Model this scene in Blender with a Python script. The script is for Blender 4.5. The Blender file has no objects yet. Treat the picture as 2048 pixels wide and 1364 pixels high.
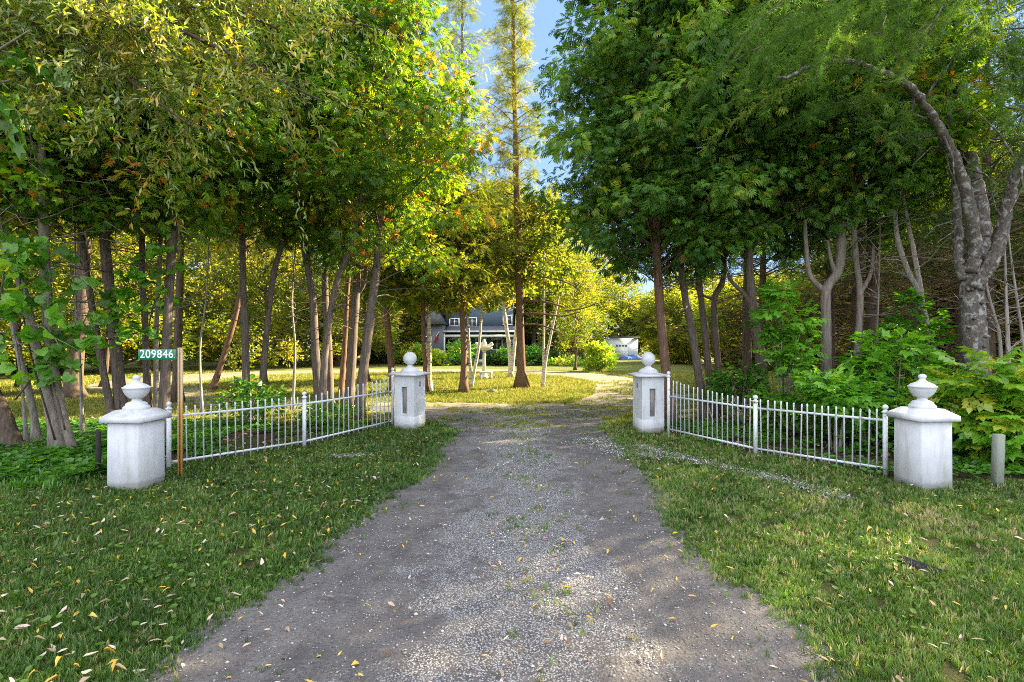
import bpy, math, random
import numpy as np
from mathutils import Vector
rng = np.random.default_rng(7)
random.seed(7)
PI = math.pi
scene = bpy.context.scene
C = scene.collection

# ------------------------------------------------------------------ camera, sky, sun, exposure
CAMH = 1.5
cam = bpy.data.objects.new('camera', bpy.data.cameras.new('camera')); C.objects.link(cam)
cam.location = (0, 0, CAMH); cam.rotation_euler = (math.radians(90), 0, 0)
cam.data.sensor_width = 36; cam.data.lens = 36*1000/2048; cam.data.shift_y = 8/2048
cam.data.clip_start = 0.05; cam.data.clip_end = 2000
scene.camera = cam
SUN_AZ, SUN_EL = math.radians(62), math.radians(29)
SKY_STRENGTH, SUN_STRENGTH, EXPOSURE = 0.1, 5.0, 2.75
w = bpy.data.worlds.new('World'); scene.world = w; w.use_nodes = True
nt = w.node_tree; bg = nt.nodes['Background']
sky = nt.nodes.new('ShaderNodeTexSky'); sky.sky_type = 'NISHITA'; sky.sun_disc = False
sky.sun_elevation = SUN_EL; sky.sun_rotation = SUN_AZ; sky.air_density = 1.0; sky.dust_density = 0.1; sky.ozone_density = 2.0
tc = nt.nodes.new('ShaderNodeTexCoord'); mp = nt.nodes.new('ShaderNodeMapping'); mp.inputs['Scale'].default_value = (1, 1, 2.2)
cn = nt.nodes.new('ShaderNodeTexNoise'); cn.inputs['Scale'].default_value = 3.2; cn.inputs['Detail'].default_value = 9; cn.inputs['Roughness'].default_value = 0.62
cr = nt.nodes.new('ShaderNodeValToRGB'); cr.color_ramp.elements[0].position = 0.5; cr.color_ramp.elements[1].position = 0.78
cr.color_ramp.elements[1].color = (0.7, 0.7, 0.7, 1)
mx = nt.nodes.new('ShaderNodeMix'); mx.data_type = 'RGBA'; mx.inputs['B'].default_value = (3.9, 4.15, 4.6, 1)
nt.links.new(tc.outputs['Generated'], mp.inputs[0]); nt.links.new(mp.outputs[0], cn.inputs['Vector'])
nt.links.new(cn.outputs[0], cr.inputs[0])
# unseen bright cloud added overhead and behind to light the shade, clear blue ahead
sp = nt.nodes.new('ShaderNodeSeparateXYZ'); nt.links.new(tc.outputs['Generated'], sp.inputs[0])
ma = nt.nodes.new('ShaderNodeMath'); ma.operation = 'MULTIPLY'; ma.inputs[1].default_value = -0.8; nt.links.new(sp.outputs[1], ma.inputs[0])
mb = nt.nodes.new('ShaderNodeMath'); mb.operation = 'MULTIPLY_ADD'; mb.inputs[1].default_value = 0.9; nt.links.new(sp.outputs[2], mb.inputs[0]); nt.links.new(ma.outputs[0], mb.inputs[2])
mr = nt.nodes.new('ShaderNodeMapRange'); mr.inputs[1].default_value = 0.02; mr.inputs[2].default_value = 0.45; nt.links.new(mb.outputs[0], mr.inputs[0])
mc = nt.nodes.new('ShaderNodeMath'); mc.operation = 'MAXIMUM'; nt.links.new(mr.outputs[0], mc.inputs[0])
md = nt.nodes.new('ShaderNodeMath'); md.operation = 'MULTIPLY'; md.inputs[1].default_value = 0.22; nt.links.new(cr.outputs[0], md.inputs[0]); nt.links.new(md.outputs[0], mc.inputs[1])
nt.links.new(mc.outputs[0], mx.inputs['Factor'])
gm = nt.nodes.new('ShaderNodeGamma'); gm.inputs[1].default_value = 0.38
nt.links.new(sky.outputs[0], gm.inputs[0])
ml = nt.nodes.new('ShaderNodeMix'); ml.data_type = 'RGBA'; ml.blend_type = 'MULTIPLY'; ml.inputs['Factor'].default_value = 1.0; ml.inputs['B'].default_value = (0.55, 0.74, 1.06, 1)
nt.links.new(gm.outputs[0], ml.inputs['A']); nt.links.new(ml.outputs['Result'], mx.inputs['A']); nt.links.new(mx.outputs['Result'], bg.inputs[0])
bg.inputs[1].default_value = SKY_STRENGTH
sl = bpy.data.lights.new('sun', 'SUN'); sl.energy = SUN_STRENGTH; sl.angle = math.radians(0.5); sl.color = (1.0, 0.82, 0.5)
so = bpy.data.objects.new('sun', sl); C.objects.link(so)
sd = Vector((math.sin(SUN_AZ)*math.cos(SUN_EL), math.cos(SUN_AZ)*math.cos(SUN_EL), math.sin(SUN_EL)))
so.rotation_euler = sd.to_track_quat('Z', 'Y').to_euler(); so.location = sd*60
vs = scene.view_settings; vs.view_transform = 'Standard'; vs.look = 'None'; vs.exposure = EXPOSURE; vs.gamma = 1; vs.use_curve_mapping = False
cy = scene.cycles
cy.max_bounces = 6; cy.diffuse_bounces = 4; cy.glossy_bounces = 2; cy.transmission_bounces = 3; cy.transparent_max_bounces = 4
cy.caustics_reflective = False; cy.caustics_refractive = False; cy.use_denoising = False; cy.filter_width = 1.0
cy.sample_clamp_indirect = 0.7

# ------------------------------------------------------------------ helpers
def P(px, py, z):            # where a point seen at this pixel of the photograph stands, z metres away
    return np.array([(px-1024)/1000*z, z, CAMH-(py-690)/1000*z])
def G(px, py):               # the same for a point on the ground
    z = 1000*CAMH/(py-690); return np.array([(px-1024)/1000*z, z, 0.0])
def nz(a): return a/np.maximum(np.linalg.norm(a, axis=-1, keepdims=True), 1e-9)

class Geo:
    def __init__(s): s.v = []; s.f = []; s.a = []; s.n = 0
    def add(s, V, F, a=0.5):
        V = np.asarray(V, float).reshape(-1, 3)
        groups = {}
        if isinstance(F, np.ndarray): groups = {F.shape[1]: F}
        else:
            for f in F: groups.setdefault(len(f), []).append(f)
        for k, g in groups.items():
            g = np.asarray(g, int).reshape(-1, k)
            s.f.append(g+s.n)
            s.a.append(np.full(len(g), a) if np.isscalar(a) else np.asarray(a))
        s.v.append(V); s.n += len(V)
    def mesh(s, name, mats, smooth=True):
        me = bpy.data.meshes.new(name)
        V = np.concatenate(s.v).astype(np.float32)
        me.vertices.add(len(V)); me.vertices.foreach_set('co', V.ravel())
        lt = np.concatenate([np.full(len(f), f.shape[1]) for f in s.f])
        lv = np.concatenate([f.ravel() for f in s.f])
        me.loops.add(len(lv)); me.loops.foreach_set('vertex_index', lv.astype(np.int32))
        me.polygons.add(len(lt)); ls = np.concatenate([[0], np.cumsum(lt)[:-1]])
        me.polygons.foreach_set('loop_start', ls.astype(np.int32)); me.polygons.foreach_set('loop_total', lt.astype(np.int32))
        at = me.attributes.new('rnd', 'FLOAT', 'FACE'); at.data.foreach_set('value', np.concatenate(s.a).astype(np.float32))
        me.update(calc_edges=True)
        if smooth: me.polygons.foreach_set('use_smooth', np.ones(len(lt), bool))
        me.validate()
        me.materials.append(mats)
        return me
    def build(s, name, mat, parent=None, smooth=True, loc=None):
        o = bpy.data.objects.new(name, s.mesh(name, mat, smooth)); C.objects.link(o)
        if parent is not None: o.parent = parent
        if loc is not None: o.location = loc
        return o
    def move(s, off):
        s.v = [v+np.asarray(off) for v in s.v]; return s
    def tube(s, pts, rad, n=8, a=0.5, cap=True):
        pts = np.asarray(pts, float); m = len(pts); rad = np.broadcast_to(np.asarray(rad, float), (m,))
        t = nz(np.gradient(pts, axis=0))
        ref = np.array([0.31, 0.95, 0.05]) if abs(t[:, 1]).mean() < 0.8 else np.array([1.0, 0.1, 0.05])
        x = nz(np.cross(t, ref)); y = np.cross(t, x)
        th = np.arange(n)*2*PI/n
        V = pts[:, None]+rad[:, None, None]*(np.cos(th)[None, :, None]*x[:, None]+np.sin(th)[None, :, None]*y[:, None])
        F = []
        i, j = np.meshgrid(np.arange(m-1), np.arange(n), indexing='ij'); j2 = (j+1) % n
        F = np.stack([i*n+j, i*n+j2, (i+1)*n+j2, (i+1)*n+j], -1).reshape(-1, 4)
        s.add(V, F, a)
        if cap:
            s.f.append(np.array([[s.n-n+k for k in range(n)]])); s.a.append(np.array([a]))
            s.f.append(np.array([[s.n-m*n+n-1-k for k in range(n)]])); s.a.append(np.array([a]))
        return s
    def box(s, c, d, rz=0, taper=1, a=0.5, bev=0):
        c = np.asarray(c, float); hx, hy, hz = np.asarray(d, float)/2
        if bev:
            b = bev; ring = lambda X, Y, Z: [(-X+b, -Y, Z), (X-b, -Y, Z), (X, -Y+b, Z), (X, Y-b, Z), (X-b, Y, Z), (-X+b, Y, Z), (-X, Y-b, Z), (-X, -Y+b, Z)]
            R = ring(hx-b, hy-b, -hz)+ring(hx, hy, -hz+b)+ring(hx*taper, hy*taper, hz-b)+ring(hx*taper-b, hy*taper-b, hz)
            V = np.array(R); F = [tuple(range(7, -1, -1)), tuple(range(24, 32))]
            for r in range(3):
                for k in range(8): F.append((r*8+k, r*8+(k+1) % 8, r*8+8+(k+1) % 8, r*8+8+k))
        else:
            V = np.array([(sx*hx*(taper if sz > 0 else 1), sy*hy*(taper if sz > 0 else 1), sz*hz) for sz in (-1, 1) for sx, sy in ((-1, -1), (1, -1), (1, 1), (-1, 1))])
            F = [(3, 2, 1, 0), (4, 5, 6, 7), (0, 1, 5, 4), (1, 2, 6, 5), (2, 3, 7, 6), (3, 0, 4, 7)]
        ca, sa = math.cos(rz), math.sin(rz)
        V = V@np.array([[ca, sa, 0], [-sa, ca, 0], [0, 0, 1]])+c
        s.add(V, F, a); return s
    def lathe(s, prof, c=(0, 0, 0), n=28, a=0.5, sq=0, rz=0):
        prof = np.asarray(prof, float); m = len(prof); th = np.arange(n)*2*PI/n+rz
        V = np.stack([prof[:, :1]*np.cos(th), prof[:, :1]*np.sin(th), np.repeat(prof[:, 1:2], n, 1)], -1)+np.asarray(c)
        i, j = np.meshgrid(np.arange(m-1), np.arange(n), indexing='ij'); j2 = (j+1) % n
        s.add(V, np.stack([i*n+j, i*n+j2, (i+1)*n+j2, (i+1)*n+j], -1).reshape(-1, 4), a); return s
    def scatter(s, tpl, pos, d, up, size, a, wid=1.0):
        TV, TF = tpl; N = len(pos); k = len(TV)
        if N == 0: return s
        x = nz(d); y = nz(np.cross(up, x)); z = np.cross(x, y)
        size = np.broadcast_to(np.asarray(size, float), (N,))[:, None, None]
        V = pos[:, None]+size*(TV[None, :, 0:1]*x[:, None]+wid*TV[None, :, 1:2]*y[:, None]+TV[None, :, 2:3]*z[:, None])
        off = (np.arange(N)*k)[:, None, None]
        base = s.n
        for F in TF:
            s.f.append((F[None]+off+base).reshape(-1, F.shape[1])); s.a.append(np.repeat(np.broadcast_to(a, (N,)), len(F)))
        s.v.append(V.reshape(-1, 3)); s.n += N*k
        return s

def tag(o, label=None, cat=None, group=None, kind=None):
    if label: o['label'] = label
    if cat: o['category'] = cat
    if group: o['group'] = group
    if kind: o['kind'] = kind
    return o
def thing(name, label, cat, loc=(0, 0, 0), rz=0, group=None):
    o = bpy.data.objects.new(name, None); C.objects.link(o); o.empty_display_size = 0.3
    o.location = loc; o.rotation_euler = (0, 0, rz)
    return tag(o, label, cat, group)
def dup(root, loc, rz=0, sc=1.0, label=None, group=None):
    r = root.copy(); C.objects.link(r); r.location = loc; r.rotation_euler = (0, 0, rz)
    r.scale = (sc, sc, sc) if np.isscalar(sc) else sc
    if label: r['label'] = label
    if group: r['group'] = group
    for ch in list(root.children):
        c = ch.copy(); C.objects.link(c); c.parent = r
        for g in list(ch.children):
            d = g.copy(); C.objects.link(d); d.parent = c
    return r

# ------------------------------------------------------------------ materials
class M:
    def __init__(s, name, rough=0.8, spec=0.3):
        s.m = bpy.data.materials.new(name); s.m.use_nodes = True; s.t = s.m.node_tree; s.b = s.t.nodes['Principled BSDF']
        s.b.inputs['Roughness'].default_value = rough; s.b.inputs['Specular IOR Level'].default_value = spec
        s.co = s.t.nodes.new('ShaderNodeTexCoord').outputs['Object']
    def n(s, kind, **kw):
        o = s.t.nodes.new(kind)
        for k, v in kw.items():
            if k.startswith('_'): setattr(o, k[1:], v)
            else: o.inputs[k.replace('__', ' ')].default_value = v
        return o
    def l(s, a, b): s.t.links.new(a, b)
    def map(s, sc=(1, 1, 1)):
        m = s.n('ShaderNodeMapping'); m.inputs['Scale'].default_value = sc; s.l(s.co, m.inputs[0]); return m.outputs[0]
    def noise(s, scale, det=5, rough=0.6, sc=None):
        o = s.n('ShaderNodeTexNoise', Scale=scale, Detail=det, Roughness=rough); s.l(s.map(sc) if sc else s.co, o.inputs['Vector']); return o.outputs[0]
    def vor(s, scale, out='Distance', sc=None):
        o = s.n('ShaderNodeTexVoronoi', Scale=scale); s.l(s.map(sc) if sc else s.co, o.inputs['Vector']); return o.outputs[out]
    def ramp(s, fac, stops, interp='LINEAR'):
        o = s.n('ShaderNodeValToRGB'); r = o.color_ramp; r.interpolation = interp
        while len(r.elements) > 1: r.elements.remove(r.elements[0])
        r.elements[0].position = stops[0][0]
        for i, (p, c) in enumerate(stops):
            e = r.elements[0] if i == 0 else r.elements.new(p)
            e.color = (*(c if hasattr(c, '__len__') else (c, c, c)), 1)
        s.l(fac, o.inputs[0]); return o.outputs[0]
    def mix(s, f, a, b, mode='MIX'):
        o = s.n('ShaderNodeMix', _data_type='RGBA', _blend_type=mode)
        for k, v in (('Factor', f), ('A', a), ('B', b)):
            if isinstance(v, (int, float)): o.inputs[0 if k == 'Factor' else k].default_value = v if k == 'Factor' else (v, v, v, 1)
            elif isinstance(v, tuple): o.inputs[k].default_value = (*v, 1)
            else: s.l(v, o.inputs[k] if k != 'Factor' else o.inputs[0])
        return o.outputs['Result']
    def col(s, c):
        if isinstance(c, tuple): s.b.inputs['Base Color'].default_value = (*c, 1)
        else: s.l(c, s.b.inputs['Base Color'])
        return s
    def bump(s, h, strength=0.3, dist=0.02):
        o = s.n('ShaderNodeBump', Strength=strength, Distance=dist); s.l(h, o.inputs['Height']); s.l(o.outputs[0], s.b.inputs['Normal']); return s

def leaf_mat(name, stops, trans=0.45, tmul=(2.2, 1.9, 0.9), gloss=0.025):
    m = M(name); t = m.t
    at = m.n('ShaderNodeAttribute', _attribute_name='rnd')
    c = m.ramp(at.outputs['Fac'], stops)
    di = m.n('ShaderNodeBsdfDiffuse'); m.l(c, di.inputs[0])
    tr = m.n('ShaderNodeBsdfTranslucent'); m.l(m.mix(1.0, c, tmul, 'MULTIPLY'), tr.inputs[0])
    gl = m.n('ShaderNodeBsdfGlossy', Roughness=0.45); gl.inputs[0].default_value = (0.8, 0.8, 0.7, 1)
    a = m.n('ShaderNodeMixShader'); a.inputs[0].default_value = trans; m.l(di.outputs[0], a.inputs[1]); m.l(tr.outputs[0], a.inputs[2])
    b = m.n('ShaderNodeMixShader'); b.inputs[0].default_value = gloss; m.l(a.outputs[0], b.inputs[1]); m.l(gl.outputs[0], b.inputs[2])
    m.l(b.outputs[0], t.nodes['Material Output'].inputs[0]); t.nodes.remove(m.b)
    return m.m
def bark_mat(name, dark, light, sc=(9, 9, 1.3), lichen=None, rough=0.9, bump=0.6):
    m = M(name, rough, 0.15)
    a = m.noise(2.2, 8, 0.68, sc); b = m.noise(3.0, 4, 0.6)
    c = m.ramp(a, [(0.3, dark), (0.62, light)])
    c = m.mix(m.ramp(b, [(0.4, 0.0), (0.7, 0.6)]), c, tuple(x*0.6 for x in light))
    if lichen: c = m.mix(m.ramp(m.noise(11, 6, 0.7), [(0.52, 0.0), (0.6, 0.9)]), c, lichen)
    m.col(c); m.bump(a, bump, 0.02); return m.m

g1 = lambda *c: c
MAT = {}
MAT['cedar_leaf'] = leaf_mat('cedar foliage', [(0.0, g1(0.03, 0.09, 0.006)), (0.45, g1(0.09, 0.21, 0.01)), (0.8, g1(0.2, 0.29, 0.014)), (0.93, g1(0.24, 0.22, 0.02)), (0.97, g1(0.42, 0.17, 0.02)), (1.0, g1(0.42, 0.14, 0.02))], 0.45)
MAT['cedar_leaf_deep'] = leaf_mat('deep green cedar foliage', [(0.0, g1(0.022, 0.07, 0.01)), (0.45, g1(0.065, 0.17, 0.018)), (0.75, g1(0.13, 0.25, 0.024)), (0.92, g1(0.24, 0.33, 0.03)), (0.985, g1(0.16, 0.19, 0.02)), (1.0, g1(0.38, 0.14, 0.02))], 0.35)
MAT['maple_leaf'] = leaf_mat('maple foliage', [(0.0, g1(0.035, 0.11, 0.006)), (0.5, g1(0.09, 0.22, 0.01)), (0.85, g1(0.19, 0.29, 0.014)), (0.95, g1(0.34, 0.26, 0.02)), (1.0, g1(0.5, 0.17, 0.02))], 0.5)
MAT['birch_leaf'] = leaf_mat('yellowing birch foliage', [(0.0, g1(0.06, 0.12, 0.012)), (0.5, g1(0.15, 0.2, 0.018)), (0.85, g1(0.27, 0.27, 0.027)), (1.0, g1(0.4, 0.31, 0.035))], 0.5, (1.7, 1.6, 0.8))
MAT['wood_leaf'] = leaf_mat('woodland foliage', [(0.0, g1(0.05, 0.1, 0.01)), (0.5, g1(0.14, 0.19, 0.016)), (0.85, g1(0.26, 0.26, 0.022)), (1.0, g1(0.4, 0.29, 0.03))], 0.6, (1.9, 1.7, 0.8))
MAT['spruce_leaf'] = leaf_mat('spruce needles', [(0.0, g1(0.015, 0.045, 0.012)), (0.6, g1(0.035, 0.085, 0.02)), (1.0, g1(0.09, 0.14, 0.03))], 0.25)
MAT['golden_leaf'] = leaf_mat('golden spruce needles', [(0.0, g1(0.06, 0.11, 0.012)), (0.6, g1(0.17, 0.2, 0.022)), (1.0, g1(0.34, 0.31, 0.035))], 0.5, (1.6, 1.5, 0.8))
MAT['larch_leaf'] = leaf_mat('larch needles', [(0.0, g1(0.03, 0.075, 0.014)), (0.6, g1(0.075, 0.155, 0.024)), (1.0, g1(0.17, 0.25, 0.04))], 0.35, (1.5, 1.5, 1.0), 0.0)
MAT['willow_leaf'] = leaf_mat('willow foliage', [(0.0, g1(0.06, 0.13, 0.012)), (0.4, g1(0.16, 0.25, 0.018)), (0.75, g1(0.32, 0.32, 0.025)), (1.0, g1(0.55, 0.38, 0.04))], 0.45, (1.6, 1.5, 0.9), 0.1)
MAT['shrub_leaf'] = leaf_mat('bright shrub foliage', [(0.0, g1(0.06, 0.2, 0.012)), (0.5, g1(0.13, 0.36, 0.018)), (0.9, g1(0.2, 0.44, 0.025)), (1.0, g1(0.42, 0.45, 0.03))], 0.45, (1.8, 1.6, 0.8), 0.07)
MAT['yellow_shrub_leaf'] = leaf_mat('yellow shrub foliage', [(0.0, g1(0.1, 0.27, 0.012)), (0.5, g1(0.24, 0.42, 0.018)), (0.75, g1(0.5, 0.52, 0.025)), (1.0, g1(0.65, 0.58, 0.04))], 0.45, (1.5, 1.4, 0.8), 0.07)
MAT['vine_leaf'] = leaf_mat('vine foliage', [(0.0, g1(0.03, 0.12, 0.01)), (0.6, g1(0.07, 0.23, 0.015)), (1.0, g1(0.15, 0.34, 0.025))], 0.45, (2.0, 1.8, 0.8), 0.07)
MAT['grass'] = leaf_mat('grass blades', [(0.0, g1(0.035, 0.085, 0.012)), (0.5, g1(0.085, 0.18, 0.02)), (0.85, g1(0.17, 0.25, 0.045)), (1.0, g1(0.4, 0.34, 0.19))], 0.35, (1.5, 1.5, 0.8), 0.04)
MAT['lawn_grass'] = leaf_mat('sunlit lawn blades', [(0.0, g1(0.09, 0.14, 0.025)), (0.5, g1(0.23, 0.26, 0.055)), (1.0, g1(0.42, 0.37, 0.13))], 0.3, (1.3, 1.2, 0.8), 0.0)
MAT['fallen'] = leaf_mat('fallen leaves', [(0.0, g1(0.12, 0.05, 0.02)), (0.2, g1(0.25, 0.14, 0.07)), (0.4, g1(0.5, 0.38, 0.26)), (0.6, g1(0.6, 0.52, 0.48)), (0.7, g1(0.55, 0.3, 0.025)), (1.0, g1(0.65, 0.44, 0.04))], 0.2, (1.2, 1.1, 0.9), 0.08)
MAT['cedar_bark'] = bark_mat('cedar bark', (0.04, 0.03, 0.024), (0.2, 0.16, 0.135), (24, 24, 1.6))
MAT['red_bark'] = bark_mat('red brown bark', (0.05, 0.03, 0.02), (0.22, 0.135, 0.09), (20, 20, 2))
MAT['dark_bark'] = bark_mat('dark bark', (0.035, 0.026, 0.02), (0.15, 0.11, 0.085), (14, 14, 3))
MAT['scaly_bark'] = bark_mat('scaly spruce bark', (0.028, 0.024, 0.022), (0.17, 0.145, 0.13), (15, 15, 5), (0.33, 0.33, 0.32), 0.9, 0.8)
MAT['pale_bark'] = bark_mat('pale maple bark', (0.09, 0.075, 0.065), (0.3, 0.26, 0.225), (14, 14, 2), None, 0.9, 0.3)
m = M('birch bark', 0.7, 0.2); m.col(m.mix(m.ramp(m.noise(5, 5, 0.7, (2, 2, 9)), [(0.5, 0.0), (0.62, 1.0)]), (0.62, 0.56, 0.47), (0.1, 0.075, 0.06))); MAT['birch_bark'] = m.m
MAT['dead_wood'] = bark_mat('dead wood', (0.14, 0.12, 0.11), (0.4, 0.36, 0.33), (20, 20, 2))
m = M('dead brown twigs', 0.9, 0.1); m.col(m.mix(m.noise(3), (0.07, 0.045, 0.03), (0.2, 0.13, 0.08))); MAT['brown_twig'] = m.m

def plaster(name, base, top):
    m = M(name, 0.75, 0.3)
    n1 = m.noise(6, 8, 0.65); n2 = m.noise(70, 5, 0.6)
    c = m.mix(m.ramp(n1, [(0.35, 0.0), (0.75, 0.8)]), base, tuple(x*0.8 for x in base))
    sep = m.n('ShaderNodeSeparateXYZ'); m.l(m.co, sep.inputs[0])
    am = m.n('ShaderNodeMath', _operation='MULTIPLY_ADD'); m.l(n1, am.inputs[0]); am.inputs[1].default_value = -0.12; m.l(sep.outputs[2], am.inputs[2])
    c = m.mix(m.ramp(am.outputs[0], [(-0.10+0.0, 0.75), (0.04, 0.0)]) if False else m.ramp(am.outputs[0], [(0.0, 0.6), (0.03, 0.0)]), c, (0.25, 0.25, 0.2))
    c = m.mix(m.ramp(m.noise(30, 8, 0.8), [(0.64, 0.0), (0.72, 0.5)]), c, (0.32, 0.32, 0.29))
    c = m.mix(m.ramp(m.noise(9, 6, 0.7, (1.6, 1.6, .18)), [(0.48, 0.0), (0.68, 0.5)]), c, (0.34, 0.34, 0.3))
    m.col(c); mm = m.mix(0.5, n1, n2); m.bump(mm, 0.3, 0.012); return m.m
MAT['plaster'] = plaster('white painted masonry', (0.6, 0.615, 0.66), 1)
m = M('white painted concrete', 0.6, 0.35); n1 = m.noise(9, 7, 0.65)
m.col(m.mix(m.ramp(m.noise(24, 8, 0.8), [(0.66, 0.0), (0.76, 0.45)]), m.mix(m.ramp(n1, [(0.4, 0.0), (0.75, 0.9)]), (0.6, 0.615, 0.66), (0.42, 0.42, 0.42)), (0.27, 0.27, 0.25))); m.bump(m.noise(45, 4), 0.25, 0.006); MAT['urn'] = m.m
m = M('white painted iron', 0.45, 0.4)
m.col(m.mix(m.ramp(m.noise(22, 7, 0.75), [(0.56, 0.0), (0.63, 0.9)]), (0.62, 0.65, 0.71), (0.27, 0.17, 0.1))); m.bump(m.noise(60, 3), 0.2, 0.002); MAT['iron'] = m.m
m = M('grey slate panel', 0.85); m.col(m.mix(m.noise(14, 7, 0.7), (0.16, 0.145, 0.14), (0.36, 0.33, 0.31))); m.bump(m.noise(30), 0.5, 0.008); MAT['slate'] = m.m
m = M('sign green', 0.45, 0.4); m.col(m.mix(m.ramp(m.noise(12, 5), [(0.4, 0.0), (0.8, 0.5)]), (0.008, 0.2, 0.1), (0.03, 0.26, 0.15))); MAT['sign'] = m.m
m = M('sign white', 0.5, 0.4); m.col((0.85, 0.87, 0.88)); MAT['sign_white'] = m.m
m = M('rusty galvanised post', 0.7, 0.3)
sep = m.n('ShaderNodeSeparateXYZ'); m.l(m.co, sep.inputs[0])
am = m.n('ShaderNodeMath', _operation='MULTIPLY_ADD'); m.l(m.noise(9, 7, 0.75), am.inputs[0]); am.inputs[1].default_value = 1.6
sz_ = m.n('ShaderNodeMath', _operation='MULTIPLY'); m.l(sep.outputs[2], sz_.inputs[0]); sz_.inputs[1].default_value = .45; m.l(sz_.outputs[0], am.inputs[2]); ad_ = am; am = m.n('ShaderNodeMath', _operation='ADD'); m.l(ad_.outputs[0], am.inputs[0]); am.inputs[1].default_value = -.35
m.col(m.ramp(am.outputs[0], [(0.3, g1(0.6, 0.3, 0.06)), (0.7, g1(0.55, 0.33, 0.12)), (1.0, g1(0.58, 0.44, 0.28))])); MAT['rust'] = m.m
m = M('weathered green post', 0.85); m.col(m.mix(m.noise(12, 6, 0.7, (3, 3, 1)), (0.13, 0.15, 0.12), (0.33, 0.36, 0.3))); m.bump(m.noise(20), 0.4, 0.01); MAT['stub'] = m.m
m = M('charred wood', 0.9); m.col(m.mix(m.noise(12, 6, 0.7, (3, 3, 1)), (0.012, 0.011, 0.01), (0.05, 0.045, 0.04))); MAT['char'] = m.m
m = M('dark slab', 1.0, 0.0); m.col(m.mix(m.noise(12, 6, 0.7), (0.008, 0.008, 0.012), (0.03, 0.03, 0.042))); m.bump(m.noise(20), 0.5, 0.01); MAT['slab'] = m.m
def siding(name, c, horiz=False, k=60):
    m = M(name, 0.6, 0.3); wv = m.n('ShaderNodeTexWave', Scale=1.0, Distortion=0.0, _bands_direction='Z' if horiz else 'X', _wave_profile='SAW')
    m.l(m.map((k/6.283, k/6.283, k/6.283)), wv.inputs[0])
    cc = m.mix(m.ramp(m.noise(3, 5), [(0.3, 0.0), (0.7, 0.4)]), c, tuple(x*0.7 for x in c)); m.col(cc); m.bump(wv.outputs[1], 0.5, 0.02); return m.m
MAT['blue_siding'] = siding('blue grey siding', (0.085, 0.125, 0.185), False, 30)
MAT['grey_siding'] = siding('grey board siding', (0.11, 0.13, 0.15), False, 24)
MAT['fence_wood'] = siding('brown fence boards', (0.2, 0.13, 0.08), False, 30)
m = M('white trim', 0.5, 0.4); m.col(m.mix(m.noise(5, 4), (0.72, 0.73, 0.74), (0.82, 0.82, 0.82))); MAT['trim'] = m.m
m = M('white shed wall', 0.7); m.col(m.mix(m.noise(1.2, 6), (0.6, 0.65, 0.76), (0.7, 0.74, 0.8))); m.bump(m.noise(20), 0.2, 0.02); MAT['shed'] = m.m
m = M('window glass', 0.06, 0.8); m.col(m.mix(m.noise(2.0, 3), (0.02, 0.025, 0.03), (0.09, 0.1, 0.1))); MAT['glass'] = m.m
m = M('roof shingles', 0.9); m.col(m.mix(m.vor(5, 'Distance', (1, 3, 3)), (0.05, 0.055, 0.07), (0.12, 0.125, 0.14))); m.bump(m.vor(5, 'Distance', (1, 3, 3)), 0.4, 0.02); MAT['roof'] = m.m
m = M('grey deck boards', 0.8); m.col(m.mix(m.noise(4, 5, 0.6, (1, 12, 1)), (0.22, 0.22, 0.23), (0.4, 0.39, 0.38))); MAT['deck'] = m.m
m = M('red brick', 0.9); br = m.n('ShaderNodeTexBrick', Scale=5.0); br.inputs['Color1'].default_value = (0.25, 0.06, 0.04, 1); br.inputs['Color2'].default_value = (0.17, 0.05, 0.035, 1); br.inputs['Mortar'].default_value = (0.3, 0.28, 0.26, 1); m.l(m.co, br.inputs[0]); m.col(br.outputs[0]); MAT['brick'] = m.m
m = M('blue tarpaulin', 0.4, 0.5); m.col(m.mix(m.noise(6, 5), (0.015, 0.06, 0.25), (0.03, 0.12, 0.42))); m.bump(m.noise(5, 6), 0.6, 0.08); MAT['tarp'] = m.m
m = M('red cloth', 0.8); m.col(m.mix(m.noise(8), (0.35, 0.03, 0.04), (0.22, 0.03, 0.05))); MAT['flag'] = m.m
m = M('pale cast stone', 0.8); m.col(m.mix(m.noise(9, 6, 0.7), (0.75, 0.74, 0.68), (0.5, 0.48, 0.42))); m.bump(m.noise(25), 0.3, 0.01); MAT['stone'] = m.m
m = M('rock', 0.9); m.col(m.mix(m.noise(12, 6, 0.7), (0.05, 0.045, 0.04), (0.2, 0.18, 0.16))); m.bump(m.noise(10), 0.6, 0.02); MAT['rock'] = m.m
m = M('pebbles', 0.8); at = m.n('ShaderNodeAttribute', _attribute_name='rnd')
m.col(m.ramp(at.outputs['Fac'], [(0.0, g1(0.08, 0.075, 0.075)), (0.4, g1(0.18, 0.17, 0.16)), (0.75, g1(0.34, 0.335, 0.34)), (1.0, g1(0.58, 0.58, 0.58))])); MAT['pebble'] = m.m

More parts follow.
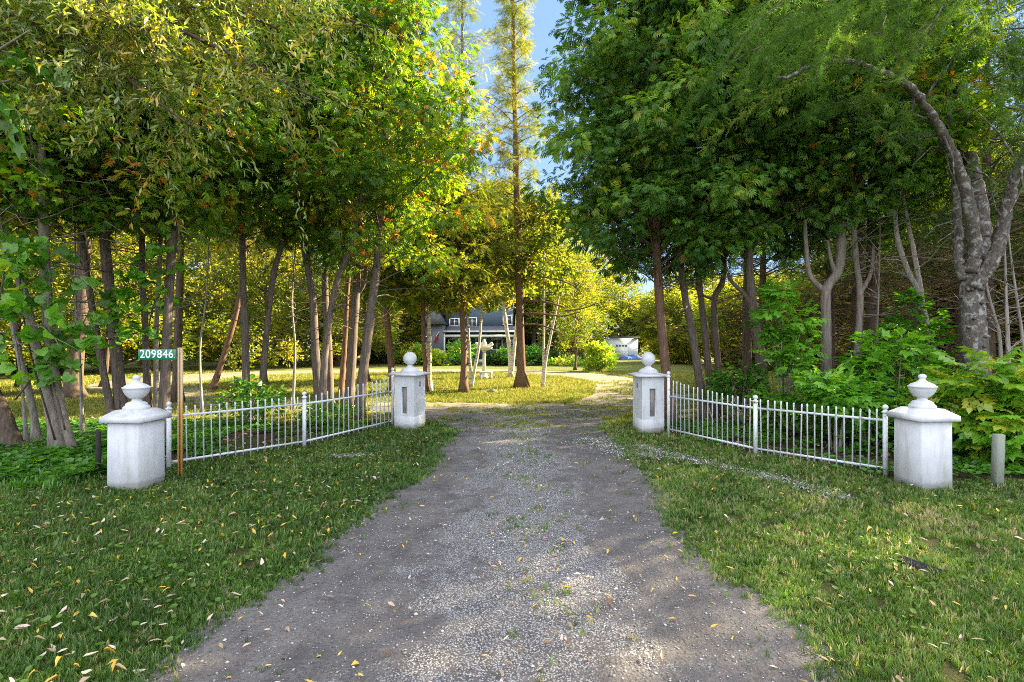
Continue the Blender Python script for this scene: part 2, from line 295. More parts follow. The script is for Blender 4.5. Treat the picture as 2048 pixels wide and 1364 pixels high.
# ground materials
m = M('lawn ground', 0.95, 0.1)
a = m.noise(0.55, 6, 0.6); b = m.noise(9, 8, 0.75); c0 = m.noise(80, 4, 0.8)
c = m.ramp(b, [(0.3, g1(0.055, 0.085, 0.02)), (0.5, g1(0.14, 0.165, 0.04)), (0.7, g1(0.25, 0.22, 0.08))])
c = m.mix(m.ramp(a, [(0.45, 0.0), (0.75, 0.55)]), c, (0.21, 0.185, 0.06))
c = m.mix(m.ramp(c0, [(0.35, 0.65), (0.6, 0.0)]), c, (0.03, 0.045, 0.012))
m.col(c); m.bump(c0, 0.9, 0.05); MAT['lawn'] = m.m
def gravel(name, dark, mid, pale, patch=(0.5, 0.62), grassy=0.0, band=False):
    m = M(name, 0.92, 0.2)
    big = m.noise(0.9, 5, 0.6); med = m.noise(4.5, 7, 0.7); fine = m.noise(60, 6, 0.8); v = m.vor(95); v2 = m.vor(48)
    c = m.mix(m.ramp(med, [(0.35, 0.0), (0.65, 1.0)]), dark, mid)
    c = m.mix(m.ramp(big, [(0.5, 0.0), (0.68, 0.75)]), c, tuple(x*1.15 for x in mid))
    c = m.mix(m.ramp(fine, [(0.4, 0.45), (0.6, 0.0)]), c, tuple(x*0.45 for x in dark))
    msk = m.ramp(med, [(patch[0], 0.0), (patch[1], 1.0)])
    if band:
        sp = m.n('ShaderNodeSeparateXYZ'); m.l(m.co, sp.inputs[0])
        q = m.n('ShaderNodeMath', _operation='ADD'); m.l(sp.outputs[0], q.inputs[0]); q.inputs[1].default_value = -.05
        ab = m.n('ShaderNodeMath', _operation='ABSOLUTE'); m.l(q.outputs[0], ab.inputs[0])
        w1 = m.n('ShaderNodeMath', _operation='MULTIPLY_ADD'); m.l(ab.outputs[0], w1.inputs[2])
        w1.inputs[1].default_value = -.9; m.l(m.ramp(m.noise(1.7, 8, .72), [(.36, 0.0), (.64, 1.0)]), w1.inputs[0])
        msk = m.ramp(w1.outputs[0], [(0.0, 0.8), (0.22, 0.04)])
    st = m.mix(msk, m.ramp(v, [(0.10, 0.4), (0.2, 0.0)]), m.ramp(v, [(0.34, 1.0), (0.46, 0.0)]))
    stc = m.mix(m.vor(95, 'Color'), tuple(x*0.75 for x in pale), pale)
    c = m.mix(st, c, stc)
    if grassy: c = m.mix(m.ramp(m.noise(1.3, 7, 0.7), [(0.52, 0.0), (0.6, grassy)]), c, (0.12, 0.14, 0.03))
    m.col(c); m.bump(m.mix(0.5, fine, m.ramp(v2, [(0.0, 1.0), (0.5, 0.0)])), 0.9, 0.02); return m.m
MAT['drive'] = gravel('grey gravel drive', (0.085, 0.078, 0.08), (0.17, 0.155, 0.15), (0.42, 0.425, 0.45), band=True)
MAT['loop'] = gravel('pale sandy drive', (0.15, 0.125, 0.095), (0.27, 0.24, 0.19), (0.42, 0.38, 0.33), (0.45, 0.75), 0.8)
m = M('woodland soil', 0.95, 0.1); c = m.ramp(m.noise(7, 9, 0.8), [(0.3, g1(0.022, 0.015, 0.011)), (0.55, g1(0.07, 0.048, 0.034)), (0.72, g1(0.14, 0.1, 0.06))])
c = m.mix(m.ramp(m.noise(1.6, 6, 0.7), [(0.48, 0.0), (0.58, 0.8)]), c, (0.05, 0.08, 0.018)); m.col(c); m.bump(m.noise(30, 6), 0.9, 0.05); MAT['soil'] = m.m

# ------------------------------------------------------------------ leaf templates (x along, y across, z normal)
def T_(V, F):
    V = np.array(V, float); g = {}
    for f in F: g.setdefault(len(f), []).append(f)
    return V, [np.array(x, int) for x in g.values()]
def cedar_tpl():
    V = []; F = []
    for i, (p, ang, ln) in enumerate([(0, 0, 1), (0.1, 40, .62), (0.18, -40, .66), (0.34, 36, .56), (0.42, -36, .55), (0.58, 32, .42), (0.66, -30, .38)]):
        a = math.radians(ang); d = np.array([math.cos(a), math.sin(a), 0.0]); q = np.array([-d[1], d[0], 0])
        b = np.array([p, 0, 0]); e = b+d*ln; e[2] -= 0.22*(ln+p)**2; k = len(V)
        mid = b+d*ln*0.55; mid[2] -= 0.06
        V += [b, mid+q*0.07, e, mid-q*0.07]; F.append((k, k+3, k+2, k+1))
    return T_(V, F)
def lobed_tpl(n=5, deep=0.45, spread=125):
    V = [(0, 0, 0)]; F = []; k = 1
    out = []
    for i in range(n):
        a = math.radians(-spread+2*spread*i/(n-1)); L = 1-0.42*abs(2*i/(n-1)-1)
        out.append((a, L))
    pts = []
    for i, (a, L) in enumerate(out):
        pts.append((0.15+L*math.cos(a)*0.85, L*math.sin(a)*0.75, -0.1*L))
        if i < n-1:
            a2 = (a+out[i+1][0])/2; pts.append((0.15+deep*math.cos(a2), deep*math.sin(a2), 0.03))
    V += pts
    for i in range(len(pts)-1): F.append((0, i+1, i+2))
    return T_(V, F)
def blade_tpl(wd=0.26):
    return T_([(0, 0, 0), (0.35, wd, 0.04), (0.75, wd*0.6, 0.0), (1, 0, -0.1), (0.75, -wd*0.6, 0.0), (0.35, -wd, 0.04), (0.55, 0, -0.05)],
              [(0, 6, 1), (1, 6, 2), (2, 6, 3), (0, 5, 6), (5, 4, 6), (4, 3, 6)])
def compound_tpl(n=7, wd=0.14):
    V = []; F = []
    for i in range(n):
        if i == n-1: b = np.array([0.72, 0, 0.0]); a = 0; L = 0.42
        else: b = np.array([0.2+0.22*(i//2), 0, 0.0]); a = math.radians(58)*(1 if i % 2 else -1); L = 0.38
        d = np.array([math.cos(a), math.sin(a), -0.25]); q = np.array([-math.sin(a), math.cos(a), 0])
        k = len(V); V += [b, b+d*L*0.45+q*wd, b+d*L+np.array([0, 0, -0.05]), b+d*L*0.45-q*wd]; F.append((k, k+3, k+2, k+1))
    return T_(V, F)
def needle_tpl(n=10, L=0.24):
    V = []; F = []
    for i in range(n):
        t = 0.05+0.9*i/n; a = math.radians(38+12*(i % 3))*(1 if i % 2 else -1); l = L*(1-0.4*t)
        b = np.array([t, 0, -0.25*t*t]); d = np.array([math.cos(a), math.sin(a), -0.25+0.5*(i % 2)]); k = len(V)
        V += [b-np.array([0.035, 0, 0]), b+np.array([0.035, 0, 0]), b+d*l]; F.append((k, k+1, k+2))
    k = len(V); V += [(0, 0.014, 0), (0, -0.014, 0), (1, 0, -0.25)]; F.append((k, k+1, k+2))
    return T_(V, F)
def rhomb_tpl(): return T_([(0, 0, 0), (0.5, 0.33, 0.06), (1, 0, -0.08), (0.5, -0.33, 0.06)], [(0, 3, 2, 1)])
def cluster_tpl(n=5, seed=3):
    r = np.random.default_rng(seed); V = []; F = []
    for i in range(n):
        b = np.array([0.22*i, 0, 0])*0.9; a = r.uniform(-1.2, 1.2); d = np.array([math.cos(a), math.sin(a), r.uniform(-.6, .4)]); q = nz(np.cross(d, r.normal(0, 1, 3)))
        k = len(V); L = r.uniform(.35, .55); V += [b, b+d*L*.5+q*L*.3, b+d*L, b+d*L*.5-q*L*.3]; F.append((k, k+3, k+2, k+1))
    return T_(V, F)
def round_tpl(n=7):
    V = [(0.5, 0, -0.08)]+[(0.5-0.5*math.cos(2*PI*i/n)*(1 if i else .75), 0.5*math.sin(2*PI*i/n), 0.05) for i in range(n)]
    return T_(V, [(0, 1+(i+1) % n, 1+i) for i in range(n)])
def tuft_tpl(n=6, seed=1, wd=0.07, lean=0.55):
    r = np.random.default_rng(seed); V = []; F = []
    for i in range(n):
        a = r.uniform(0, 2*PI); b = np.array([0, r.uniform(-.35, .35), r.uniform(-.35, .35)]); l = r.uniform(.55, 1.1); le = r.uniform(.1, lean)*1.4
        d = np.array([0, math.cos(a), math.sin(a)]); q = np.array([0, -math.sin(a), math.cos(a)])*wd; k = len(V)
        mid = b+np.array([l*.6, 0, 0])+d*le*.35; tip = b+np.array([l*.9, 0, 0])+d*le
        V += [b-q, b+q, mid+q*.7, mid-q*.7, tip]; F += [(k, k+1, k+2, k+3), (k+3, k+2, k+4)]
    return T_(V, F)
CEDAR, MAPLE, WILLOW, COMP, NEEDLE, RHOMB, CLUST, GRAPE, ROUND = cedar_tpl(), lobed_tpl(5, .42), blade_tpl(0.09), compound_tpl(), needle_tpl(), rhomb_tpl(), cluster_tpl(), lobed_tpl(5, .72, 140), round_tpl()
BROAD = blade_tpl(0.3)

# ------------------------------------------------------------------ trees
def smooth_path(pts, n=5):
    pts = np.asarray(pts, float)
    if len(pts) < 3: return np.linspace(pts[0], pts[-1], n*2)
    out = []
    Pp = np.vstack([2*pts[0]-pts[1], pts, 2*pts[-1]-pts[-2]])
    for i in range(1, len(Pp)-2):
        for t in np.linspace(0, 1, n, endpoint=False):
            a, b, c, d = Pp[i-1], Pp[i], Pp[i+1], Pp[i+2]
            out.append(0.5*((2*b)+(-a+c)*t+(2*a-5*b+4*c-d)*t*t+(-a+3*b-3*c+d)*t**3))
    out.append(pts[-1]); return np.array(out)
def prof_dome(t): return np.where(t < .18, .62+2.1*t, 1-0.72*((t-.18)/.82)**1.6)
def prof_cone(t): return 1.02-0.85*t
def prof_ball(t): return np.sqrt(np.clip(1-(2*t-1)**2, 0.04, 1))

def foliage(F, W, r, axis, hb, ht, R, nb, nclump, per, tpl, size, prof=prof_dome, droop=.5, rise=.25, csize=.36, dark=0.0, twig=0.012, squash=.7, offc=(0, 0), back=1.0, smin=.3, outl=.7):
    """branches from the trunk axis, each carrying clumps of leaves"""
    axis = np.asarray(axis)
    for i in range(nb):
        t = (i+r.uniform(0, 1))/nb; h = hb+(ht-hb)*t
        c = np.array([np.interp(h, axis[:, 2], axis[:, 0]), np.interp(h, axis[:, 2], axis[:, 1]), h])
        az = i*2.399+r.uniform(-.5, .5); L = R*float(prof(np.array(t)))*r.uniform(.72, 1.12)
        u = np.array([math.cos(az), math.sin(az), 0.]); 
        ctr = np.array([offc[0], offc[1], 0])*1.0
        e = c+u*L+ctr+np.array([0, 0, L*rise*r.uniform(.4, 1.4)])
        st = c-np.array([0, 0, L*.25]); st[2] = max(st[2], .2)
        mid = (st+e)/2+np.array([0, 0, L*(.18 if droop > 0 else -.05)*r.uniform(.3, 1.3)])
        s = np.linspace(0, 1, 6)[:, None]; path = (1-s)**2*st+2*s*(1-s)*mid+s*s*e
        if twig: W.tube(path, np.linspace(twig*(.7+L*.5), twig*.25, 6), 5, cap=False)
        nc = max(1, int(nclump*(.5+.5*L/max(R, .1))))
        for k in range(nc):
            q = r.uniform(smin, 1.0)**.7 if k else 1.0
            cp = (1-q)**2*st+2*q*(1-q)*mid+q*q*e+r.normal(0, .13*min(L, 1.2), 3)
            cs = csize*r.uniform(.65, 1.3); n = max(3, int(per*r.uniform(.6, 1.3)))
            off = nz(r.normal(0, 1, (n, 3)))*r.uniform(.15, 1, (n, 1))**.5*cs*np.array([1, 1, squash])
            pos = cp+off
            d = nz(off)*.8+u*outl*.6+np.array([0, 0, -droop])+r.normal(0, .35, (n, 3))
            up = r.normal(0, .55, (n, 3))+np.array([0, 0, 1.0])
            cv = np.clip(r.normal(.47-dark, .27), 0, .93)
            a = np.clip(cv+r.normal(0, .14, n), 0, .955); a[r.random(n) < .012] = .99
            F.scatter(tpl, pos, d, up, size*r.uniform(.65, 1.25, n), a)

def trunk_axis(pts, z, top):
    """photo points up the trunk (first is the base) -> 3D axis standing on the ground and carried on to the top"""
    A = [P(px, py, z) for px, py in pts]; A[0][2] = 0.0
    b = A[-1]; d = nz(A[-1]-A[-2]); 
    while b[2] < top-.05:
        d = nz(d*np.array([.72, .72, 1])+np.array([0, 0, .25])); b = b+d*min(1.0, (top-b[2])+.02); A.append(b)
    return smooth_path(A, 4)
def trunk_geo(W, r, ax, r0, rt=.3, n=12, flare=1.8):
    L = ax[:, 2].max(); t = np.clip(ax[:, 2]/L, 0, 1)
    rad = r0*(1-(1-rt)*t)+r0*(flare-1)*np.exp(-ax[:, 2]/.18)
    rad = rad*(1+r.normal(0, .05, len(rad)))
    W.tube(ax, rad, n)

def tree(name, label, cat, pts, z, wpx, top, leaf='cedar', hb=3.4, R=1.4, nb=34, ncl=4, per=15, size=.15, bark='cedar_bark', limbs=(), group=None, seed=None, bare=0, **kw):
    r = np.random.default_rng(seed if seed is not None else abs(hash(label)) % 9973 if False else sum(map(ord, label)) % 9973)
    ax = trunk_axis(pts, z, top); base = ax[0].copy(); ax[0, 2] = -.03
    W, F = Geo(), Geo()
    trunk_geo(W, r, ax, wpx*z/2000)
    for lp, lw in limbs:
        q = smooth_path([P(*p) if len(p) == 3 else P(p[0], p[1], z) for p in lp], 5); W.tube(q, np.linspace(lw*z/2000, lw*z/2000*.55, len(q)), 9)
    for k in range(bare):
        h = r.uniform(1.6, hb+.9); q0 = np.array([np.interp(h, ax[:, 2], ax[:, c]) for c in range(3)]); a = r.uniform(0, 2*PI); l = r.uniform(.5, 1.5); u = np.array([math.cos(a), math.sin(a), r.uniform(-.1, .5)]); s = np.linspace(0, 1, 6)[:, None]
        q = q0+u*l*s+np.array([0, 0, r.uniform(-.3, .3)*l])*s*s+np.cumsum(r.normal(0, .025, (6, 3)), 0)*(s > 0); W.tube(q, np.linspace(.011, .003, 6), 4, cap=False)
        for j in range(3): b = q[r.integers(2, 6)]; d = nz(u+r.normal(0, .6, 3)); W.tube([b, b+d*.2, b+d*r.uniform(.3, .6)], [.005, .004, .0015], 3, cap=False)
    tp = {'cedar': (CEDAR, 'cedar_leaf'), 'deep': (CEDAR, 'cedar_leaf_deep'), 'maple': (MAPLE, 'maple_leaf'), 'birch': (CLUST, 'birch_leaf'), 'wood': (CLUST, 'wood_leaf'),
          'spruce': (NEEDLE, 'spruce_leaf'), 'golden': (NEEDLE, 'golden_leaf')}[leaf]
    if nb: foliage(F, W, r, ax, hb, top, R, nb, ncl, per, tp[0], size, **kw)
    e = thing(name, label, cat, base, 0, group)
    W.move(-base).build('trunk', MAT[bark], e)
    if nb: F.move(-base).build('crown', MAT[tp[1]], e, smooth=False)
    return e, W, F

# ------------------------------------------------------------------ ground and drives
def sheet(name, xs, ys, z, mat, bumpy=0):
    g = Geo(); X, Y = np.meshgrid(xs, ys); nx = len(xs); V = np.stack([X, Y, np.full(X.shape, z)], -1)
    i, j = np.meshgrid(np.arange(len(ys)-1), np.arange(nx-1), indexing='ij'); g.add(V, np.stack([i*nx+j, i*nx+j+1, (i+1)*nx+j+1, (i+1)*nx+j], -1).reshape(-1, 4))
    return tag(g.build(name, mat), kind='structure')
sheet('lawn', np.linspace(-400, 400, 21), np.linspace(-60, 800, 21), 0, MAT['lawn'])
def wob(t, k=1.0, s=0): return k*(np.sin(t*2.3+s)*.5+np.sin(t*5.7+2*s+1)*.28+np.sin(t*13.1+s*3)*.16+np.sin(t*31+s)*.1)
EY = np.array([-8, 0, 2.2, 2.8, 3.5, 4.7, 6.2, 8.3, 9.4, 10.6, 12.2]); EL = np.array([-2.6, -1.9, -1.68, -1.62, -1.48, -1.24, -1.09, -1.03, -1.35, -2.2, -4.2]); ER = np.array([2.2, 1.6, 1.48, 1.49, 1.41, 1.48, 1.66, 1.63, 1.85, 2.3, 3.3])
def edge_l(y): return np.interp(y, EY, EL)+wob(y, .13, .4)
def edge_r(y): return np.interp(y, EY, ER)+wob(y, .13, 2.1)
ys = np.arange(-8, 12.2, .05); xs = np.linspace(0, 1, 13); g = Geo()
V = np.stack([edge_l(ys)[:, None]*(1-xs)+edge_r(ys)[:, None]*xs, np.repeat(ys[:, None], 13, 1), np.full((len(ys), 13), .010)], -1)
i, j = np.meshgrid(np.arange(len(ys)-1), np.arange(12), indexing='ij')
g.add(V, np.stack([i*13+j, i*13+j+1, (i+1)*13+j+1, (i+1)*13+j], -1).reshape(-1, 4)); tag(g.build('gravel_driveway', MAT['drive']), kind='structure')
LOOP = np.array([(1.2, 11.6), (-2.5, 12.0), (-7, 13.0), (-11.5, 16), (-14.5, 20.5), (-14, 25.5), (-9, 28.4), (-4, 29.2), (0, 28.3), (3, 25.6), (4.3, 21.2), (3.9, 16), (2.5, 12.2)])
LW = np.array([2.6, 2.4, 2.4, 2.8, 4.2, 4.6, 4.2, 4.2, 3.6, 3.2, 2.6, 2.6, 2.4])
lp = smooth_path(np.column_stack([LOOP, LW]), 14); lc = lp[:, :2]; lw_ = lp[:, 2]
tt = np.gradient(lc, axis=0); tt /= np.linalg.norm(tt, axis=1)[:, None]; nn = np.column_stack([-tt[:, 1], tt[:, 0]])
sidx = np.arange(len(lc))*.35; g = Geo()
A = lc+nn*(lw_/2+wob(sidx, .22, 1))[:, None]; B = lc-nn*(lw_/2+wob(sidx, .22, 4))[:, None]
V = np.stack([np.column_stack([A, np.full(len(A), .005)]), np.column_stack([(A+B)/2, np.full(len(A), .005)]), np.column_stack([B, np.full(len(A), .005)])], 1)
i, j = np.meshgrid(np.arange(len(A)-1), np.arange(2), indexing='ij')
g.add(V, np.stack([i*3+j, i*3+j+1, (i+1)*3+j+1, (i+1)*3+j], -1).reshape(-1, 4)); tag(g.build('loop_driveway', MAT['loop']), kind='structure')
def on_loop(x, y, m=0.0):
    d = np.full(x.shape, 9e9)
    for k in range(0, len(lc), 2): d = np.minimum(d, np.hypot(x-lc[k, 0], y-lc[k, 1])-lw_[k]/2)
    return d < m
def on_drive(x, y, m=0.0): return (x > edge_l(y)-m) & (x < edge_r(y)+m) & (y < 12)
def floor_patch(name, poly, z, mat, s=0):
    q = smooth_path(np.array([(*p, 0) for p in poly+poly[:1]]), 10)[:-1]; t = np.arange(len(q))*.6
    c = q.mean(0); d = nz(q-c); q = q+d*wob(t, .16, s)[:, None]; q[:, 2] = z
    g = Geo(); c[2] = z; g.add(np.vstack([q, c]), np.array([[k, (k+1) % len(q), len(q)] for k in range(len(q))])); o = g.build(name, mat, smooth=False); return tag(o, kind='structure')
floor_patch('woodland_floor', [(-14, 5), (-9, 5.6), (-6, 5.9), (-4.4, 6.05), (-3.2, 7.2), (-2.5, 8.7), (-3.3, 10.6), (-6, 11), (-9, 12), (-13, 12)], .0045, MAT['soil'], 1)
floor_patch('woodland_floor', [(2.6, 8.8), (3.3, 6.6), (4.3, 5.75), (6, 5.6), (10, 5), (26, 5), (26, 22), (14, 19), (8.5, 13.5), (5, 11.5), (3.4, 10.2)], .0045, MAT['soil'], 2)

m = M('verge thatch', 0.95, 0.1); m.col(m.ramp(m.noise(30, 8, 0.8), [(0.3, g1(0.03, 0.035, 0.012)), (0.55, g1(0.06, 0.065, 0.022)), (0.75, g1(0.13, 0.11, 0.05))])); m.bump(m.noise(80, 4), 0.9, 0.03); MAT['thatch'] = m.m
floor_patch('verge', [(-16, -7), (16, -7), (16, 4), (14, 6.2), (6, 6.2), (3, 8.6), (2.6, 9.8), (0, 10.4), (-2, 10), (-3, 7.5), (-6, 6.3), (-14, 6.5)], .002, MAT['thatch'], 5)

# ------------------------------------------------------------------ gate pillars
def pillar_body(s, h, taper=1.0, recess=None, noise=.004):
    g = Geo(); n = 9; r = np.random.default_rng(int(h*1000)); hs = s/2
    def face(M3, rec=None):
        if rec is None:
            u, v = np.meshgrid(np.linspace(-hs, hs, n), np.linspace(0, h, n*2)); V = np.stack([u, np.full(u.shape, -hs), v], -1).reshape(-1, 3)
            i, j = np.meshgrid(np.arange(n*2-1), np.arange(n-1), indexing='ij'); F = np.stack([i*n+j, i*n+j+1, (i+1)*n+j+1, (i+1)*n+j], -1).reshape(-1, 4)
        else:
            a, b, c0, c1 = rec; dp = .045
            o_ = [(-hs, 0), (hs, 0), (hs, h), (-hs, h)]; q = [(a, c0), (b, c0), (b, c1), (a, c1)]; e = .014; q2 = [(a+e, c0+e), (b-e, c0+e), (b-e, c1-e), (a+e, c1-e)]
            V = np.array([(x, -hs, z) for x, z in o_]+[(x, -hs, z) for x, z in q]+[(x, -hs+.006, z) for x, z in q2]+[(x, -hs+dp, z) for x, z in q2])
            F = np.array([(k+4*l, (k+1) % 4+4*l, (k+1) % 4+4*l+4, k+4*l+4) for l in range(3) for k in range(4)])
        V = V*np.array([1, 1, 1.]); t = 1-(1-taper)*V[:, 2:3]/h; V[:, :2] *= t; g.add(V@M3.T, F)
    for k in range(4):
        a = k*PI/2; R3 = np.array([[math.cos(a), -math.sin(a), 0], [math.sin(a), math.cos(a), 0], [0, 0, 1]])
        face(R3, recess if (recess and k == 0) else None)
    return g
def gate_pillar(name, label, corner, rz, s, h, cap, kind, recess_side=None, hole=None, group='white gate pillars either side of the drive'):
    """corner = front corner on the ground, rz turns the +x,+y square about it"""
    ca, sa = math.cos(rz), math.sin(rz)
    c = np.array([corner[0]+ca*cap[3]*s/2-sa*s/2, corner[1]+sa*cap[3]*s/2+ca*s/2, 0])
    e = thing(name, label, 'gate pillar', c, rz, group)
    if kind == 'urn':
        g = Geo(); g.box((0, 0, h/2-.03), (s, s, h+.06), taper=.985, bev=.018); g.build('pillar_body', MAT['plaster'], e)
    else:
        g = pillar_body(s, h, 1.0, (-.07, .06, .26, .765)); 
        if recess_side: g.v = [v@np.array([[math.cos(recess_side), math.sin(recess_side), 0], [-math.sin(recess_side), math.cos(recess_side), 0], [0, 0, 1]]) for v in g.v]
        g.build('pillar_body', MAT['plaster'], e, smooth=False)
        p = Geo(); p.box((0, -s/2+.043, .5125), (.10, .008, .475)); p.v = [v@np.array([[math.cos(recess_side), math.sin(recess_side), 0], [-math.sin(recess_side), math.cos(recess_side), 0], [0, 0, 1]]) for v in p.v]
        p.build('slate_panel', MAT['slate'], e, smooth=False)
        q = Geo(); q.box((0, 0, .115), (s+.008, s+.008, .23), bev=.006); q.build('plinth', MAT['plaster'], e, smooth=False)
        if hole is not None:
            k = Geo(); k.box((s/2*hole[0]+hole[0]*.001, -.0+hole[1], .80), (.012, .03, .09)); k.build('latch_slot', MAT['dark_bark'], e, smooth=False)
    cw, ct, cr_, _ = cap
    g = Geo(); hc = cw/2
    R = [(hc-.004, h), (hc, h+.006), (hc, h+ct), (hc-.012, h+ct+.006), (s*.36, h+ct+cr_), (0, h+ct+cr_+.002)]
    n = 4
    V = []; F = []
    for rr, zz in R: V += [(-rr, -rr, zz), (rr, -rr, zz), (rr, rr, zz), (-rr, rr, zz)]
    for l in range(len(R)-1):
        for k in range(4): F.append((l*4+k, l*4+(k+1) % 4, l*4+4+(k+1) % 4, l*4+4+k))
    F.append((3, 2, 1, 0)); g.add(V, F); g.build('pillar_cap', MAT['urn'], e, smooth=False)
    z0 = h+ct+cr_-.006
    if kind == 'urn':
        u = Geo().lathe([(0, z0), (.148, z0), (.15, z0+.03), (.135, z0+.045), (.122, z0+.05), (.12, z0+.07), (.095, z0+.085), (.06, z0+.095), (.052, z0+.115), (.058, z0+.125), (.075, z0+.13), (.1, z0+.145), (.13, z0+.18), (.145, z0+.215), (.15, z0+.235), (.158, z0+.24), (.158, z0+.252), (.14, z0+.258)], n=40)
        sc_ = lambda g_: [v.__imul__(np.array([.81, .81, 1.0])) for v in g_.v]; sc_(u)
        for v in u.v: v[:, 2] = z0+(v[:, 2]-z0)*.95
        uo = u.build('urn', MAT['urn'], e)
        l = Geo().lathe([(.146, z0+.255), (.125, z0+.272), (.085, z0+.288), (.052, z0+.305), (.036, z0+.322), (.03, z0+.33), (.042, z0+.342), (.046, z0+.356), (.04, z0+.372), (.022, z0+.384), (0, z0+.388)], n=40)
        sc_(l)
        for v in l.v: v[:, 2] = z0+(v[:, 2]-z0)*.95
        l.build('urn_lid', MAT['urn'], uo)
    else:
        u = Geo().lathe([(0, z0), (.17, z0), (.172, z0+.02), (.158, z0+.03), (.15, z0+.05), (.12, z0+.07), (.075, z0+.085), (.048, z0+.105), (.046, z0+.12), (.056, z0+.13)], n=36); u.build('ball_base', MAT['urn'], e)
        zc = z0+.13+.112; th = np.linspace(-PI/2, PI/2, 18); Geo().lathe([(.122*math.cos(t), zc+.122*math.sin(t)) for t in th], n=32).build('ball', MAT['urn'], e)
    return e
# cap = (width, slab thickness, slope rise, side: -1 body lies to the left of the front corner, 1 to the right)
gate_pillar('gate_pillar', 'squat white pillar with lidded urn, left of the drive beside the green number sign', (-3.83, 5.12), -.10, .365, .70, (.44, .055, .065, -1), 'urn')
gate_pillar('gate_pillar', 'squat white pillar with lidded urn, right of the drive among bright shrubs', (4.22, 5.15), .08, .36, .71, (.435, .055, .065, 1), 'urn')
gate_pillar('gate_pillar', 'tall white pillar topped by a ball, on the left edge of the drive', (-1.73, 8.84), -.33, .40, .955, (.55, .035, .03, -1), 'ball', 0.0001, (1, 0))
gate_pillar('gate_pillar', 'tall white pillar topped by a ball, on the right edge of the drive', (2.21, 8.5), .15, .40, .955, (.53, .035, .03, 1), 'ball', 0.0001, (-1, 0))

# ------------------------------------------------------------------ iron fences
def iron_fence(label, p0, p1, p2, hs, group='white iron fences'):
    p0, p1, p2 = [np.array([*p, 0.]) for p in (p0, p1, p2)]
    base = p1.copy(); e = thing('iron_fence', label, 'fence', base, 0, group)
    for p, h, w_ in zip((p0, p1, p2), hs, (.05, .055, .05)):
        po = Geo().tube([p-base+(0, 0, -.02), p-base+(0, 0, h-.1)], w_/2, 14).build('post', MAT['iron'], e)
        q = p-base; Geo().lathe([(w_*.5, h-.1), (w_*.72, h-.095), (w_*.72, h-.08), (w_*.4, h-.07), (w_*.3, h-.058), (w_*.55, h-.045), (w_*.62, h-.03), (w_*.5, h-.012), (w_*.2, h-.002), (0, h)], c=q, n=16).build('finial', MAT['iron'], po)
    for sec, (a, b) in enumerate(((p0, p1), (p1, p2))):
        d = (b-a); u = nz(d)
        for z in (.09, .64):
            o = Geo(); q0, q1 = a-base+u*.02, b-base-u*.02; L = np.linalg.norm(q1-q0)
            o.box((0, 0, 0), (L, .014, .026)); ang = math.atan2(d[1], d[0]); ca, sa = math.cos(ang), math.sin(ang)
            o.v = [v@np.array([[ca, sa, 0], [-sa, ca, 0], [0, 0, 1]])+(q0+q1)/2+np.array([0, 0, z]) for v in o.v]; o.build('rail', MAT['iron'], e, smooth=False)
        for k in range(17):
            t = (k+1)/18; q = a+d*t-base; ht = .755 if sec == 0 else .755+.17*max(0, t)**1.4
            ht += rng.normal(0, .006); j = rng.normal(0, .009, 2); nrm = np.array([-u[1], u[0], 0])*.0
            Geo().tube([q+(0, 0, .045+rng.uniform(-.015, .01)), q+(j[0], j[1], ht-.05), q+(j[0], j[1], ht-.012), q+(j[0], j[1], ht)], [.0085, .0085, .011, .006], 7).build('picket', MAT['iron'], e)
    return e
iron_fence('white iron picket fence with round posts between the left urn pillar and left ball pillar', (-4.13, 6.02), (-3.04, 7.32), (-2.22, 9.3), (.82, .82, 1.08))
iron_fence('white iron picket fence with round posts between the right urn pillar and right ball pillar', (4.27, 5.72), (3.32, 6.82), (2.63, 8.4), (.82, .82, 1.06))

# ------------------------------------------------------------------ number sign, posts
e = thing('number_sign', 'green house number plate 209846 on a rusty post in front of the fence', 'sign', (-3.745, 5.66, 0))
g = Geo(); g.box((0, 0, .725), (.032, .006, 1.49)); g.box((-.019, -.012, .725), (.006, .03, 1.49)); g.box((.019, -.012, .725), (.006, .03, 1.49)); g.build('post', MAT['rust'], e, smooth=False)
pl = Geo().box((-.245, -.036, 1.395), (.43, .004, .118), bev=.0015).build('number_plate', MAT['sign'], e, smooth=False)
cu = bpy.data.curves.new('house_number', 'FONT'); cu.body = '209846'; cu.size = .128; cu.align_x = 'CENTER'; cu.align_y = 'CENTER'; cu.extrude = .0006; cu.space_character = 1.08; cu.offset = 0.0008
to = bpy.data.objects.new('tmp', cu); C.objects.link(to); bpy.context.view_layer.update()
me = bpy.data.meshes.new_from_object(to.evaluated_get(bpy.context.evaluated_depsgraph_get())); bpy.data.objects.remove(to)
me.materials.clear(); me.materials.append(MAT['sign_white']); no = bpy.data.objects.new('house_number', me); C.objects.link(no); no.parent = pl
no.location = (-.25, -.0400, 1.395); no.rotation_euler = (PI/2, 0, 0); no.scale = (.93, 1, 1)
for z in (1.36, 1.43): Geo().tube([(-.05, -.036, z), (-.05, -.043, z)], .006, 8).build('bolt', MAT['rust'], pl)

